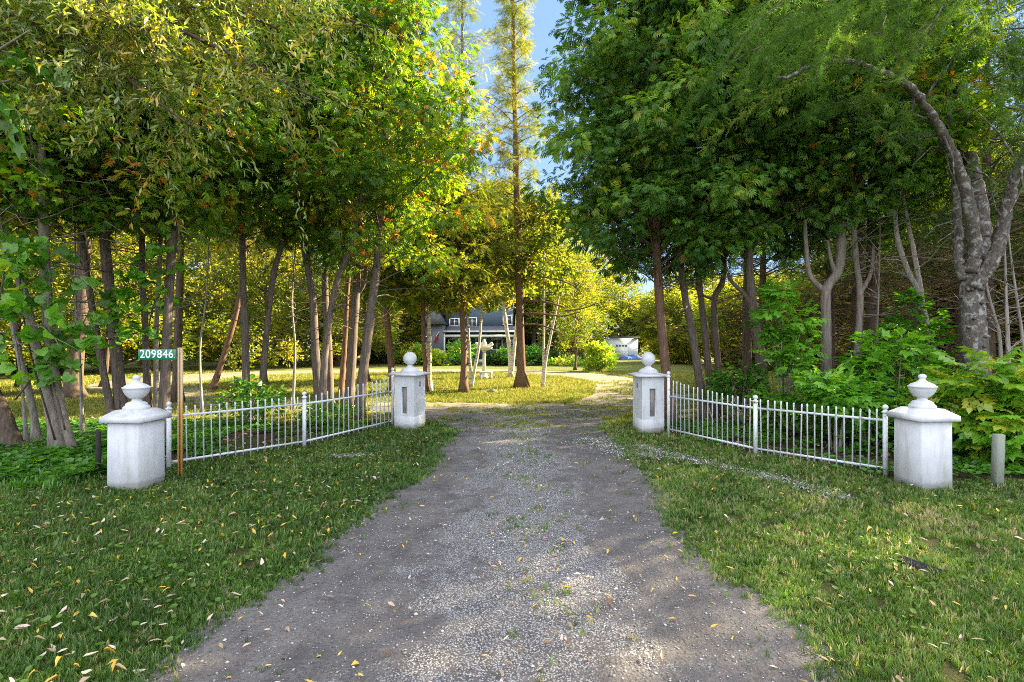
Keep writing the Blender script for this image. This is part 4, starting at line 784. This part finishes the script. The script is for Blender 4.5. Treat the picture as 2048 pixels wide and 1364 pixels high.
# ------------------------------------------------------------------ dark spruces of the right wood (three builds, copied)
def wood_spruce(seed, H, R, label, leaf='spruce', hb=3.9, dead=75):
    r = np.random.default_rng(seed); W, F, D = Geo(), Geo(), Geo()
    ax = smooth_path([(0, 0, -.03), (r.normal(0, .05), 0, H*.3), (r.normal(0, .1), r.normal(0, .1), H*.7), (0, 0, H)], 6); trunk_geo(W, r, ax, .14, .12, 9)
    foliage(F, W, r, ax, hb, H, R, 70, 5, 17, NEEDLE, .30, prof=prof_cone, droop=.35, rise=-.06, csize=.28, squash=.4, twig=.014)
    for k in range(dead):
        h = r.uniform(.3, hb+.6); a = r.uniform(0, 2*PI); l = r.uniform(.6, 1.8); u = np.array([math.cos(a), math.sin(a), 0]); c = np.array([0, 0, h]); s = np.linspace(0, 1, 5)[:, None]
        q = c+u*l*s+np.array([0, 0, -.25*l])*s*s+r.normal(0, .02, (5, 3)); D.tube(q, np.linspace(.012, .003, 5), 4, cap=False)
        for j in range(5):
            b = q[r.integers(1, 5)]; d = nz(u+r.normal(0, .7, 3)); D.tube([b, b+d*.2, b+d*r.uniform(.25, .5)+(0, 0, -.06)], [.005, .003, .001], 3, cap=False)
    e = thing('spruce_tree', label, 'spruce', (0, 0, 0), 0, 'dark spruces of the right wood')
    W.build('trunk', MAT['dark_bark'], e); F.build('crown', MAT['spruce_leaf'], e, smooth=False); D.build('dead_branches', MAT['brown_twig'], e)
    return e
SP = [wood_spruce(s, h, rr_, 'x') for s, h, rr_ in ((21, 10.5, 2.2), (22, 11.5, 2.0), (23, 9.5, 2.3))]
spots = [(6.2, 13.2, 'dark thick spruce trunk between the fourth and fifth cedars of the right grove'), (8.0, 11.6, None), (10.1, 10.6, None), (6.9, 9.6, 'dark spruce close behind the candelabra trunk'), (9.0, 8.4, 'dark spruce behind the lichened trunk'), (11.6, 12.9, None), (9.3, 14.6, None), (12.6, 15.6, None), (12.0, 9.4, None), (14.2, 11.6, None),
  (15.5, 14.2, None), (16.5, 9.8, None), (12.2, 6.8, None), (15.6, 6.2, None), (18.8, 12.6, None), (11.2, 17.6, None), (14.6, 18.0, None), (18.2, 17.0, None), (7.6, 15.2, None), (19.5, 7.5, None)]
def where(x, y):
    px = 1024+1000*x/y; d = ('front row' if y < 10.5 else 'second row' if y < 13.2 else 'third row' if y < 16 else 'near') if y < 24 else ('halfway back' if y < 36 else 'far')
    for lim, ph in ((-300, 'well past the left picture edge'), (0, 'just past the left picture edge'), (60, 'seen past the left picture edge trunks'), (180, 'seen behind the slim leaning maples'), (300, 'seen behind the left urn pillar'), (400, 'seen right of the number plate'), (500, 'seen around the red brown leaning trunk'), (600, 'seen right of the straight trunk pair'), (700, 'seen behind the three trunk clump'), (790, 'seen left of the left ball pillar'), (900, 'seen over the left half of the house'), (990, 'seen over the right half of the house'), (1060, 'seen behind the tall spruce'), (1120, 'seen over the brown board fence'), (1200, 'seen left of the garage'), (1270, 'seen above the garage roof'), (1350, 'seen behind the right ball pillar'), (1450, 'seen between the leaning right cedars'), (1560, 'seen behind the dark spruce trunk'), (1640, 'seen behind the bright sapling'), (1700, 'seen behind the candelabra trunk'), (1780, 'seen behind the narrow pale trunk'), (1870, 'seen behind the leaning split trunk'), (1990, 'seen behind the lichened trunk'), (9999, 'seen at the right picture edge')):
        if px < lim: return d+', '+ph
for i, (x, y, lab) in enumerate(spots):
    p = SP[i % 3]; lab = lab or ('dark spruce with dead lower branches, '+where(x*1.0, y))
    if i < 3: o = p; o.location = (x, y, 0); o['label'] = lab; o.rotation_euler = (0, 0, i*1.3)
    else: dup(p, (x, y, 0), i*1.7, .9+.2*((i*7) % 5)/5, lab)

# ------------------------------------------------------------------ background woods (copied)
def wood_tree(seed, H, R, hb, leaf='wood', sz=.36, nb=56, per=30, name='woodland_tree', prof=lambda t: 1.05 if t < .45 else 1.05-1.1*(t-.45)**1.4, csize=.7):
    r = np.random.default_rng(seed); W, F = Geo(), Geo()
    ax = smooth_path([(0, 0, -.05), (r.normal(0, .2), 0, H*.3), (r.normal(0, .3), r.normal(0, .2), H*.7), (0, 0, H)], 6); trunk_geo(W, r, ax, .16, .15, 9)
    foliage(F, W, r, ax, hb, H, R, nb, 6, per, CLUST, sz, prof=prof, droop=.1, rise=.2, csize=csize, squash=.75, twig=.03)
    e = thing(name, 'x', 'tree', (0, 0, 0)); W.build('trunk', MAT['dark_bark'], e); F.build('crown', MAT[leaf+'_leaf'], e, smooth=False); return e
AIRY = wood_tree(41, 13.5, 2.5, 2.5, 'birch', .34, 54, 15, 'poplar_tree', prof=lambda t: .75+.35*math.sin(float(t)*3.1), csize=.55)
AIRY['category'] = 'poplar'
for k, (px, z_, sc, lab) in enumerate([(968, 47, 1.15, 'airy tall poplar rising over the middle of the house'), (1012, 50, 1.2, 'airy tall poplar just left of the tall spruce top'), (1064, 44, 1.08, 'airy tall poplar right of the tall spruce'), (1098, 47, 1.05, 'airy tall poplar above the board fence'), (1135, 43, .78, 'airy poplar above the flowering tree'), (1172, 47, .8, 'airy poplar left of the garage'), (1215, 56, .84, 'thin poplar behind the left end of the garage'), (1245, 58, .78, 'thin poplar behind the right end of the garage'), (1150, 30, .5, 'young poplar on the lawn before the flowering tree'), (528, 18.5, .62, 'young poplar between the road strip and the straight trunk pair'), (735, 20, .6, 'young poplar seen left of the left ball pillar'), (40, 17, .66, 'young poplar seen behind the leaning maple at the left edge'), (208, 18, .6, 'young poplar seen just left of the stout knotty trunk')]):
    o = AIRY if k == 0 else dup(AIRY, (0, 0, 0), k*1.9)
    o.location = ((px-1024)/1000*z_, z_, 0); o.scale = (sc*(1.25 if z_ > 40 else .9),)*2+(sc,); o['label'] = lab; o['group'] = 'airy poplars around the house'
WT = [wood_tree(31, 10, 3.2, .4), wood_tree(32, 12, 3.0, .5), wood_tree(33, 11, 3.4, .4, 'birch'), wood_tree(34, 7, 3.0, .2, prof=prof_ball), wood_tree(35, 13, 2.8, .6, 'birch')]
GB = [('yellow green tree of the wood beyond the road strip at left', 'trees beyond the road strip at left', [(-17, 31, 2), (-21, 26, 0), (-12.5, 36, 2), (-25, 31, 4), (-20, 37, 1), (-23.5, 20, 2), (-31, 25, 1), (-9, 42, 0), (-31, 17, 4), (-24, 14.5, 1), (-34, 11, 0), (-28, 38, 4), (-14, 44, 4), (-22, 9.5, 2), (-17.5, 12.6, 3), (-16, 46, 3), (-22, 45, 3), (-28, 46, 3), (-35, 44, 3), (-41, 38, 3), (-42, 30, 3), (-26, 27.5, 3), (-19.5, 42, 0)]),
  ('tall tree standing behind the house', 'trees behind the house', [(-10, 52, 1), (-5.5, 54, 4), (-1.5, 55, 2), (2.6, 53, 0), (-14.5, 50, 4), (-8, 60, 4), (0, 62, 1), (-18, 56, 1)]),
  ('low leafy tree behind the board fence and garage', 'trees behind the board fence and garage', [(5.6, 52, 3), (8.2, 57, 3), (11, 62, 3), (14.5, 61, 3), (18, 60, 3), (22, 58, 3), (3.6, 49.5, 3)]),
  ('yellow green tree beyond the right wood', 'lit trees beyond the right wood', [(24, 17, 1), (27, 12, 2), (25, 22, 0), (30, 18, 4), (26, 8, 3), (29, 25, 2), (33, 12, 1), (38, 16, 3), (40, 23, 3), (36, 9, 3), (44, 30, 3), (34, 30, 3), (45, 14, 3), (30, 13.5, 3), (23, 19.5, 3), (21, 24, 0), (24.5, 27, 1), (28, 28.5, 2), (19.5, 26, 3), (32, 32, 4), (25, 31, 0)]),
  ('broad green tree on the far lawn edge at right', 'trees along the right lawn edge', [(13.6, 40, 3), (16.0, 35, 3), (15.8, 44, 0), (18.5, 39, 3), (15, 30.5, 3), (18, 29, 3), (21, 34, 3), (16.5, 25.5, 3)])]
first = [True]*5
for lab, grp, sp in GB:
    for k, (x, y, i) in enumerate(sp):
        sc = (.93+.2*((k*37 % 10)/10))
        if 'broad' in lab: sc = (1.0, 1.0, .78)
        full = {'a': 0, 'y': 'yellow green tree', 't': 'tall tree', 'l': 'low leafy tree', 'b': 'broad green tree'}[lab[0]]+', '+where(x, y)
        if first[i]: o = WT[i]; o.location = (x, y, 0); o['label'] = full; o['group'] = grp; first[i] = False; o.scale = (sc,)*3 if np.isscalar(sc) else sc
        else: dup(WT[i], (x, y, 0), k*2.1, sc, full, grp)

# ------------------------------------------------------------------ shrubs
def shrub(name, label, cat, loc, R, H, leaf, tpl, size, n=26, per=26, seed=1, group=None, stems=7, csize=.2, low=.12, droop=.1):
    r = np.random.default_rng(seed); W, F = Geo(), Geo(); e = thing(name, label, cat, (*loc, 0), 0, group)
    for k in range(n):
        a = r.uniform(0, 2*PI); q = r.uniform(.1, 1)**.5; h = low+(H-low)*r.uniform(0, 1)**.8; k_ = math.sqrt(max(.05, 1-((h/H)*1.05-.15)**2)) if h < H else .3
        c = np.array([math.cos(a)*q*R*k_, math.sin(a)*q*R*k_, h]); b = np.array([math.cos(a)*.08, math.sin(a)*.08, 0])
        if k % 2 == 0: s = np.linspace(0, 1, 5)[:, None]; W.tube((1-s)**2*b+2*s*(1-s)*np.array([c[0]*.4, c[1]*.4, c[2]*.7])+s*s*c, np.linspace(.008+.004*H, .003, 5), 5, cap=False)
        m_ = int(per*r.uniform(.7, 1.3)); off = nz(r.normal(0, 1, (m_, 3)))*r.uniform(.2, 1, (m_, 1))**.5*csize*r.uniform(.8, 1.3)*np.array([1, 1, .7]); pos = c+off; pos[:, 2] = np.maximum(pos[:, 2], .04)
        d = nz(off)+np.array([math.cos(a)*.4, math.sin(a)*.4, -droop])+r.normal(0, .3, (m_, 3)); d[:, 2] *= .6
        cv = np.clip(r.normal(.5, .2), .05, .95); F.scatter(tpl, pos, d, np.array([0, 0, 1.])+r.normal(0, .4, (m_, 3)), size*r.uniform(.65, 1.25, m_), np.clip(cv+r.normal(0, .13, m_), 0, 1))
    W.build('stems', MAT['pale_bark'], e); F.build('foliage', MAT[leaf], e, smooth=False); return e
GS = 'bright leafy shrubs behind the right fence'
def at(px, z): return ((px-1024)/1000*z, z)
shrub('ash_sapling', 'tall bright green sapling between the cedar with the broken branch and the candelabra trunk', 'sapling', at(1572, 8.4), .36, 2.5, 'shrub_leaf', COMP, .2, 34, 16, 1, GS, csize=.17)
shrub('maple_shrub', 'wide bright green bush rising left of the right urn', 'shrub', at(1790, 7.6), .72, 1.7, 'shrub_leaf', MAPLE, .15, 44, 24, 2, GS, csize=.24)
shrub('maple_shrub', 'bright leaves climbing in front of the leaning split trunk', 'shrub', at(1835, 8.3), .45, 2.3, 'vine_leaf', MAPLE, .15, 20, 20, 12, GS, csize=.24)
shrub('ash_shrub', 'yellow tinged bush spreading right of the right urn', 'shrub', at(1965, 6.55), .62, 1.25, 'yellow_shrub_leaf', COMP, .26, 34, 15, 3, GS, csize=.24)
shrub('ash_shrub', 'bright green bush hanging over the weathered square post', 'shrub', at(2068, 6.1), .58, 1.15, 'shrub_leaf', COMP, .22, 36, 18, 4, GS, csize=.22)
shrub('ash_shrub', 'green bush filling the gap below the yellow tinged bush', 'shrub', at(1925, 6.75), .6, .8, 'shrub_leaf', COMP, .2, 30, 18, 14, GS, csize=.22)
shrub('ash_shrub', 'bright green bush leaning over the fence rail, left of the right urn', 'shrub', at(1668, 7.05), .42, .98, 'shrub_leaf', COMP, .22, 20, 15, 5, GS, csize=.18, low=.45)
shrub('leafy_shrub', 'darker green bush behind the right fence below the candelabra trunk', 'shrub', at(1625, 8.2), .7, .85, 'vine_leaf', BROAD, .12, 26, 26, 6, GS, csize=.24)
shrub('leafy_shrub', 'darker green bush between the urn pillar and the wide bush', 'shrub', at(1740, 7.2), .6, .85, 'vine_leaf', BROAD, .12, 28, 26, 16, GS, csize=.22)
shrub('leafy_shrub', 'green bush around the foot of the dark spruce trunk', 'shrub', at(1480, 9.4), .55, 1.1, 'vine_leaf', BROAD, .13, 30, 24, 7, GS, csize=.22)
shrub('leafy_shrub', 'low dark green bush at the foot of the road side pair of trunks', 'shrub', at(505, 9.4), .65, .75, 'vine_leaf', BROAD, .12, 26, 22, 8, None, csize=.2)
shrub('leafy_shrub', 'low green bush under the three trunk clump', 'shrub', at(665, 9.2), .6, .38, 'vine_leaf', BROAD, .12, 16, 18, 9, None, csize=.18)
shrub('lawn_shrub', 'rounded yellow green bush on the lawn in front of the garage', 'shrub', at(1199, 28.3), .75, 1.5, 'yellow_shrub_leaf', CLUST, .26, 60, 26, 10, None, csize=.26)
GHs = 'garden bushes along the house front'
for lab, px, z, R, H, lf in [('round green bush in front of the house door', 922, 37.5, 1.1, 1.55, 'shrub_leaf'), ('yellow green bush left of the house steps', 872, 36.5, .6, .9, 'yellow_shrub_leaf'), ('taller yellow green bush at the left corner of the house', 840, 37.5, .8, 1.4, 'yellow_shrub_leaf'), ('dark green bush right of the brick planter', 1012, 37.2, 1.0, .95, 'vine_leaf'), ('dark green bush below the house right window', 992, 37.0, .8, .6, 'spruce_leaf'),
   ('dark garden bush right of the tall spruce foot', 1062, 37, 1.3, 1.2, 'vine_leaf'), ('shaded garden bush left of the white flowering tree', 1090, 38, 1.3, 1.0, 'spruce_leaf'), ('low pale garden plants below the white flowering tree', 1128, 36.5, 1.3, .5, 'yellow_shrub_leaf'),
   ('dark hedge bush behind the left ball pillar, far left of the house', 770, 41, 2.2, 1.5, 'spruce_leaf'), ('bright bush between the hedge bush and the house', 815, 40, 1.4, 1.5, 'yellow_shrub_leaf')]:
    shrub('garden_bush', lab, 'bush', at(px, z), R, H, lf, CLUST, .32, 26, 30, int(px), GHs, csize=.3)
r = np.random.default_rng(5)
e = wood_tree(77, 3.9, 2.3, 1.1, 'wood', .3, 34, 26, 'flowering_tree', csize=.5); e.location = (*at(1150, 40), 0); e['label'] = 'low spreading tree with pale blossom between the house and the garage'; e['category'] = 'tree'
g = Geo(); pos = np.column_stack([r.normal(0, 1.2, 260), r.normal(-.8, .7, 260), r.normal(2.6, .65, 260)]); g.scatter(CLUST, pos, r.normal(0, 1, (260, 3)), r.normal(0, 1, (260, 3)), .32, .5); 
m = M('white blossom', .8); m.col(m.mix(m.noise(9), (.55, .6, .45), (.75, .76, .7))); g.build('blossom', m.m, e, smooth=False)

# ------------------------------------------------------------------ overhanging willow, maple and grape vine at left
def hanging(name, label, cat, base, limbs, mat, tpl, size, wid, nper, m_, col, seed, bark, drop=.45, l0=.5, l1=1.2):
    r = np.random.default_rng(seed); W, F = Geo(), Geo(); b0 = np.array([*base, 0.]); e = thing(name, label, cat, b0)
    for pts, w0 in limbs:
        q = smooth_path([np.array(p, float) for p in pts], 8); W.tube(q-b0, np.linspace(w0, w0*.3, len(q)), 8)
    for pts, w0 in limbs[1:] if len(limbs) > 1 else limbs:
        q = smooth_path([np.array(p, float) for p in pts], 8)
        for k in range(nper):
            c = q[int(r.uniform(.25, 1)*(len(q)-1))]+r.normal(0, .08, 3); d = nz(np.array([r.normal(), r.normal(), r.normal()*.3-.15])); l = r.uniform(l0, l1)
            s = np.linspace(0, 1, 7)[:, None]; W.tube(c-b0+d*l*s+np.array([0, 0, -drop])*s*s*l, np.linspace(.004, .0012, 7), 4, cap=False)
            t = r.uniform(.1, 1, m_); pos = c+d*l*t[:, None]+np.array([0, 0, -drop])*(t**2)[:, None]*l+r.normal(0, .03, (m_, 3))
            dd = d*.6+np.array([0, 0, -.35])+r.normal(0, .55, (m_, 3)); cv = np.clip(r.normal(.45, .2), .02, .98)
            F.scatter(tpl, pos, dd, r.normal(0, .6, (m_, 3))+np.array([0, 0, 1.]), size*r.uniform(.6, 1.2, m_), np.clip(cv+r.normal(0, .16, m_), 0, 1), wid)
    W.build('trunk', MAT[bark], e); F.move(-b0).build('crown', MAT[mat], e, smooth=False); return e
wl = [[(-7.2, 4.2, -.03), (-6.9, 4.3, 2.2), (-6.2, 4.6, 4.2), (-5.2, 5, 5.6)]]
wlim = [([(-6.9, 4.2, -.03), (-6.7, 4.3, 2.2), (-6.1, 4.6, 4.2), (-5.2, 5, 5.4)], .16)]
for a0, b1 in [((-5.6, 4.8, 4.9), P(640, 200, 5.2)), ((-5.4, 4.9, 5.2), P(560, 60, 5.6)), ((-5.6, 4.6, 4.6), P(380, 250, 4.8)), ((-5.8, 4.6, 4.6), P(300, 60, 4.6)), ((-5.4, 5, 5.2), P(760, 60, 6.0)), ((-6, 4.6, 4.3), P(160, 120, 5.0)), ((-5.4, 5, 5.4), P(450, -60, 5.4)), ((-5.6, 5, 5.2), P(620, -40, 4.9))]:
    a0 = np.array(a0, float); mid = (a0+b1)/2+np.array([0, 0, .35]); wlim.append(([a0, mid, b1], .035))
hanging('willow_tree', 'yellowing willow whose fine drooping sprays overhang the upper left', 'willow', (-6.9, 4.2), wlim, 'willow_leaf', WILLOW, .082, 1.5, 60, 56, None, 51, 'dark_bark')
mlim = [([(-5.9, 4.4, -.03), (-5.8, 4.4, 2), (-5.4, 4.4, 3.6)], .06), ([(-5.5, 4.4, 3.3), (-4.6, 4.3, 3.9), P(60, 60, 4.1)], .02), ([(-5.6, 4.4, 2.9), (-4.9, 4.3, 3.6), P(20, 160, 4.3)], .02)]
hanging('maple_sapling', 'broad green maple leaves hanging at the upper left corner', 'maple', (-5.9, 4.4), mlim, 'vine_leaf', MAPLE, .16, 1.0, 9, 9, None, 52, 'pale_bark', .3, .25, .5)
vl = []
for pts in [[(110, 880, 6.7), (60, 700, 6.6), (40, 560, 6.6), (60, 470, 6.6)], [(130, 860, 6.8), (100, 720, 6.7), (110, 600, 6.7), (85, 470, 6.7)], [(240, 830, 7.9), (235, 640, 7.8), (255, 560, 7.7), (300, 500, 7.6)], [(-40, 850, 6.4), (-10, 650, 6.4), (10, 520, 6.4), (0, 430, 6.4)], [(30, 800, 6.8), (110, 700, 6.9), (170, 640, 7), (190, 560, 7)], [(290, 840, 8.2), (300, 640, 8), (330, 560, 7.8), (310, 470, 7.7)]]:
    vl.append(([P(*p) for p in pts], .012))
hanging('grape_vine', 'large leaved vine climbing over the trunks at the left edge', 'vine', tuple(P(110, 880, 6.7)[:2]), [vl[0]]+vl, 'shrub_leaf', GRAPE, .115, 1.0, 15, 7, None, 53, 'dark_bark', .3, .15, .45)

# ------------------------------------------------------------------ ground cover, grass, pebbles, leaves
def blob(x, y, s): return (np.sin(x*1.7*s+1)+np.sin(y*2.1*s+x*.8*s)+np.sin((x+y)*3.3*s+2)+np.sin((x*1.3-y)*5.1*s))/4
def field(n, x0, x1, y0, y1, keep):
    x = rng.uniform(x0, x1, n); y = rng.uniform(y0, y1, n); k = keep(x, y) & (np.abs(x) < y*1.12+.6); return x[k], y[k]
def lay(name, kind, mat, parts, label=None):
    g = Geo()
    for (x, y, tpl, size, colv, vert, lift) in parts:
        n = len(x); pos = np.column_stack([x, y, np.broadcast_to(lift, (n,))]); a = rng.uniform(0, 2*PI, n)
        if vert: d = np.column_stack([rng.normal(0, .18, n), rng.normal(0, .18, n), np.ones(n)]); up = np.column_stack([np.cos(a), np.sin(a), np.zeros(n)])
        else: d = np.column_stack([np.cos(a), np.sin(a), rng.normal(.15, .25, n)]); up = np.column_stack([rng.normal(0, .25, n), rng.normal(0, .25, n), np.ones(n)])
        g.scatter(tpl, pos, d, up, size*rng.uniform(.6, 1.35, n), colv)
    o = g.build(name, MAT[mat] if isinstance(mat, str) else mat, smooth=False); return tag(o, label, name.replace('_', ' '), kind=kind)
not_drive = lambda x, y: ~on_drive(x, y, -.02)
def mulch(x, y): return ((x < -2.4) & (y > 5.95+.25*np.sin(x*3)) & (y > 6.2+(x+4.3)*1.45+.2*np.sin(x*7)) ) | ((x > 2.75) & (y > 8.25-(x-2.75)*1.68+.15*np.sin(x*7)) & (y > 5.5))
gk = lambda x, y: not_drive(x, y) & ~mulch(x, y)
T1, T2 = tuft_tpl(7, 1, .05), tuft_tpl(6, 2, .075)
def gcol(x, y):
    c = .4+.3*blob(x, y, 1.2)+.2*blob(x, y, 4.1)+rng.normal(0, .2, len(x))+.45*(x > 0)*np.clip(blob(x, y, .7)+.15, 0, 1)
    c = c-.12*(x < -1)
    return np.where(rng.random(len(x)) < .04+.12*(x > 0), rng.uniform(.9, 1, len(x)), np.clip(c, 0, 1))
parts = []
for n, y0, y1, sz in ((56000, 1.6, 3.6, .036), (52000, 3.4, 6.2, .042), (42000, 6, 9.6, .05)):
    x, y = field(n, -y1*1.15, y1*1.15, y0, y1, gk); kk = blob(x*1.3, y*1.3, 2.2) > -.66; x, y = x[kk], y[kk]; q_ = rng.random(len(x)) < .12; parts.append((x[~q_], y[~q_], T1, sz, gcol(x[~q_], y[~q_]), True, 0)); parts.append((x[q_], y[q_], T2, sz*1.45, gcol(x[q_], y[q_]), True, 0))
x, y = field(16000, -10, 10, 1.6, 7.5, lambda x, y: gk(x, y) & (blob(x, y, 1.6) > np.where(x < 0, -.05, .2))); parts.append((x, y, ROUND, .029, np.clip(rng.normal(.42, .12, len(x)), 0, .8), False, .042))
x, y = field(9000, -1.4, 1.6, 2.2, 11.5, lambda x, y: on_drive(x, y) & (blob(x*1.3, y, 2.3)+.35*np.exp(-((x-.35)/.45)**2)+.05*(y-4) > .62)); parts.append((x, y, T1, .035, gcol(x, y), True, .01))
x = rng.uniform(1.5, 11, 9000); ex = []; 
yy = rng.uniform(1.8, 10, 5000); sgn = rng.random(5000) < .5; xx = np.where(sgn, edge_l(yy)+rng.normal(.02, .07, 5000), edge_r(yy)+rng.normal(-.02, .07, 5000)); parts.append((xx, yy, T1, .042, gcol(xx, yy), True, .005))
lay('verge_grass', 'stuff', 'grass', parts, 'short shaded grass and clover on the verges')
parts = []
x, y = field(5000, -1.5, 3, 9, 12.2, lambda x, y: on_drive(x, y, 0) & (blob(x, y, 1.7)+.1*(y-10) > .15)); parts.append((x, y, T2, .05, np.clip(rng.normal(.4, .25, len(x)), 0, 1), True, .008))
x, y = field(60000, -14, 14, 9.4, 16, lambda x, y: ~on_loop(x, y, -.1) & ~on_drive(x, y, 0) & ~((x > 3) & (y > 4+x*.9))); parts.append((x, y, T2, .075, np.clip(rng.normal(.45, .25, len(x))+.2*blob(x, y, .8), 0, 1), True, 0))
x, y = field(26000, -14, 6, 10, 21, lambda x, y: on_loop(x, y, -.1) & ~on_drive(x, y, 0) & (blob(x, y, .9) > -.02)); parts.append((x, y, T2, .07, np.clip(rng.normal(.5, .25, len(x)), 0, 1), True, 0))
x, y = field(50000, -20, 14, 15.5, 28, lambda x, y: ~on_loop(x, y, -.1)); parts.append((x, y, T2, .1, np.clip(rng.normal(.5, .25, len(x))+.2*blob(x, y, .5), 0, 1), True, 0))
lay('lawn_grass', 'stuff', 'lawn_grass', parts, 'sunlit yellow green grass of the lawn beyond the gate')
parts = []
inl = lambda x, y: mulch(x, y) & (y < 9.6)
x, y = field(26000, -10, -2.4, 5.6, 9.6, lambda x, y: inl(x, y) & ((x < -4.6) | (blob(x, y, 1.3) > .0))); parts.append((x, y, BROAD, .07, np.clip(rng.normal(.25, .2, len(x)), 0, 1), False, .06)); 
x, y = field(6500, -10, -4.7, 5.0, 7.4, lambda x, y: (y > 5.2+.35*blob(x, y, 3)) & (blob(x, y, 2.4) > -.45)); lf_ = .06+.1*np.clip(blob(x, y, 3.1)+.4, 0, 1); parts.append((x, y, ROUND, .07, np.clip(rng.normal(.35, .25, len(x)), 0, 1), False, lf_)); x, y = field(4000, -10, -4.7, 5.0, 8, lambda x, y: y > 5.1); parts.append((x, y, T2, .11, np.clip(rng.normal(.4, .25, len(x)), 0, 1), True, 0)); 
x, y = field(22000, 2.6, 12, 5.2, 10.5, lambda x, y: inl(x, y) & (blob(x, y, 1.3) > -.25)); parts.append((x, y, BROAD, .075, np.clip(rng.normal(.4, .2, len(x)), 0, 1), False, .08))
x, y = field(1800, 2.6, 5.2, 5.0, 8.6, lambda x, y: ~inl(x, y) & (y > 7.75-(x-2.75)*1.68) & (blob(x, y, 2.5) > .15)); parts.append((x, y, ROUND, .06, np.clip(rng.normal(.6, .2, len(x)), 0, 1), False, .05))
lay('ground_cover', 'stuff', 'vine_leaf', parts, 'low leafy ground cover under both groves')

ico = T_([(1, 0, 0), (-.9, .1, 0), (.05, .8, .1), (0, -.85, -.05), (.1, 0, .55), (0, .1, -.5)], [(0, 2, 4), (2, 1, 4), (1, 3, 4), (3, 0, 4), (2, 0, 5), (1, 2, 5), (3, 1, 5), (0, 3, 5)])
g = Geo()
def stones(x, y, s, cm, lift=.012):
    n = len(x); g.scatter(ico, np.column_stack([x, y, np.full(n, lift)]), rng.normal(0, 1, (n, 3))*[1, 1, .25], np.column_stack([rng.normal(0, .3, n), rng.normal(0, .3, n), np.ones(n)]), s*rng.lognormal(0, .38, n), np.clip(rng.normal(cm, .22, n), 0, 1))
x, y = field(60000, -2.4, 2.6, 1.9, 11, lambda x, y: on_drive(x, y, .06) & ((rng.random(len(x)) < .05) | (blob(x-.2, y*.7, 1.5)+1.05*np.exp(-((x-.12)/.5)**2)+.6*np.exp(-((x-edge_l(y))/.2)**2)+.3*np.exp(-((x-edge_r(y))/.2)**2)-.25*(y < 2.7) > .88))); stones(x, y, .0062, .6)
x, y = field(9000, -2.4, 2.6, 1.7, 4.5, lambda x, y: on_drive(x, y, .1)); stones(x, y, .005, .5)
for path, n, wd in (([(1285, 893), (1330, 908), (1420, 930), (1550, 958), (1690, 1000)], 3000, .075), ([(660, 912), (700, 914), (740, 912)], 500, .07), ([(1180, 880), (1250, 905), (1320, 915)], 2200, .16)):
    q = smooth_path([G(*p) for p in path], 10); k = rng.integers(0, len(q), n); wdn = wd*(.4+.6*np.abs(np.sin(k*.55))); stones(q[k, 0]+rng.normal(0, 1, n)*wdn*1.6, q[k, 1]+rng.normal(0, 1, n)*wdn*(.5+rng.random(n)), .0075, .65, .022)
tag(g.build('gravel', MAT['pebble'], smooth=False), 'loose pale stone chips over the drive and beside the right fence', 'gravel', kind='stuff')

# fallen leaves: the largest ones are things of their own
fm = []
for k, cv in enumerate((.1, .3, .5, .62, .78, .95)):
    q = Geo(); V, Fs = blade_tpl(.17+.02*(k % 3)); V = V.copy(); V[:, 2] += (.1+.06*k)*np.sin(V[:, 0]*3+k*1.3)+.35*np.abs(V[:, 1]); V[:, 1] += .1*np.sin(V[:, 0]*PI)*(-1)**k; q.add(V, [tuple(f) for F_ in Fs for f in F_], cv); fm.append(q.mesh('fallen_leaf', MAT['fallen']))
names = ['russet', 'tan', 'pale tan', 'greyish white', 'orange yellow', 'bright yellow']
cnt = 0; tries = 0
while cnt < 290:
    y = 2.05+4.6*rng.random()**1.5; left = rng.random() < .68; x = rng.uniform(-1.1*y-.3, edge_l(y)) if left else rng.uniform(edge_l(y), 1.05*y)
    if not left and rng.random() < .25: continue
    if mulch(np.array([x]), np.array([y]))[0] or abs(x) > 1.08*y or (y > 4.9 and abs(x+4.1) < .4) or (y > 4.9 and abs(x-4.45) < .5): continue
    dr_ = on_drive(np.array([x]), np.array([y]))[0]; k = int(rng.choice(6, p=[.06, .18, .22, .2, .17, .17]))
    o = bpy.data.objects.new('fallen_leaf', fm[k]); C.objects.link(o); s = rng.uniform(.036, .064)*(.8 if dr_ else 1)
    o.location = (x, y, .014 if dr_ else rng.uniform(.04, .06)); o.rotation_euler = (rng.normal(0, .25), rng.normal(0, .25), rng.uniform(0, 6.28)); o.scale = (s, s*rng.uniform(.8, 1.3), s)
    place = 'the gravel drive' if dr_ else ('the grass verge left of the drive' if left or x < 0 else 'the grass verge right of the drive')
    tag(o, f'{names[k]} narrow fallen leaf lying on {place}', 'leaf', f'{names[k]} fallen leaves on {place}'); cnt += 1
parts = []
x, y = field(3600, -6, 6, 2.0, 8.5, lambda x, y: ~mulch(x, y) & (rng.random(len(x)) < np.where(x < -1.2, .8, .32))); parts.append((x, y, blade_tpl(.16), .045, rng.random(len(x)), False, .035))
x, y = field(2600, -9, 8, 6, 10.5, lambda x, y: mulch(x, y)); parts.append((x, y, blade_tpl(.3), .06, rng.uniform(0, .5, len(x)), False, .03))
lay('leaf_litter', 'stuff', 'fallen', parts, 'small scattered leaf litter on verges, drive and grove floor')

# trees that share a description are told apart by how near they stand
by = {}
for o in list(C.objects):
    if o.parent is None and 'label' in o and o.get('category') in ('tree', 'spruce', 'poplar'): by.setdefault(o['label'], []).append(o)
for lab, os_ in by.items():
    if len(os_) > 1:
        os_.sort(key=lambda o: o.location.length)
        for o, wd in zip(os_, ('nearest', 'next nearest', 'third nearest', 'fourth nearest')): o['label'] = lab+', '+wd
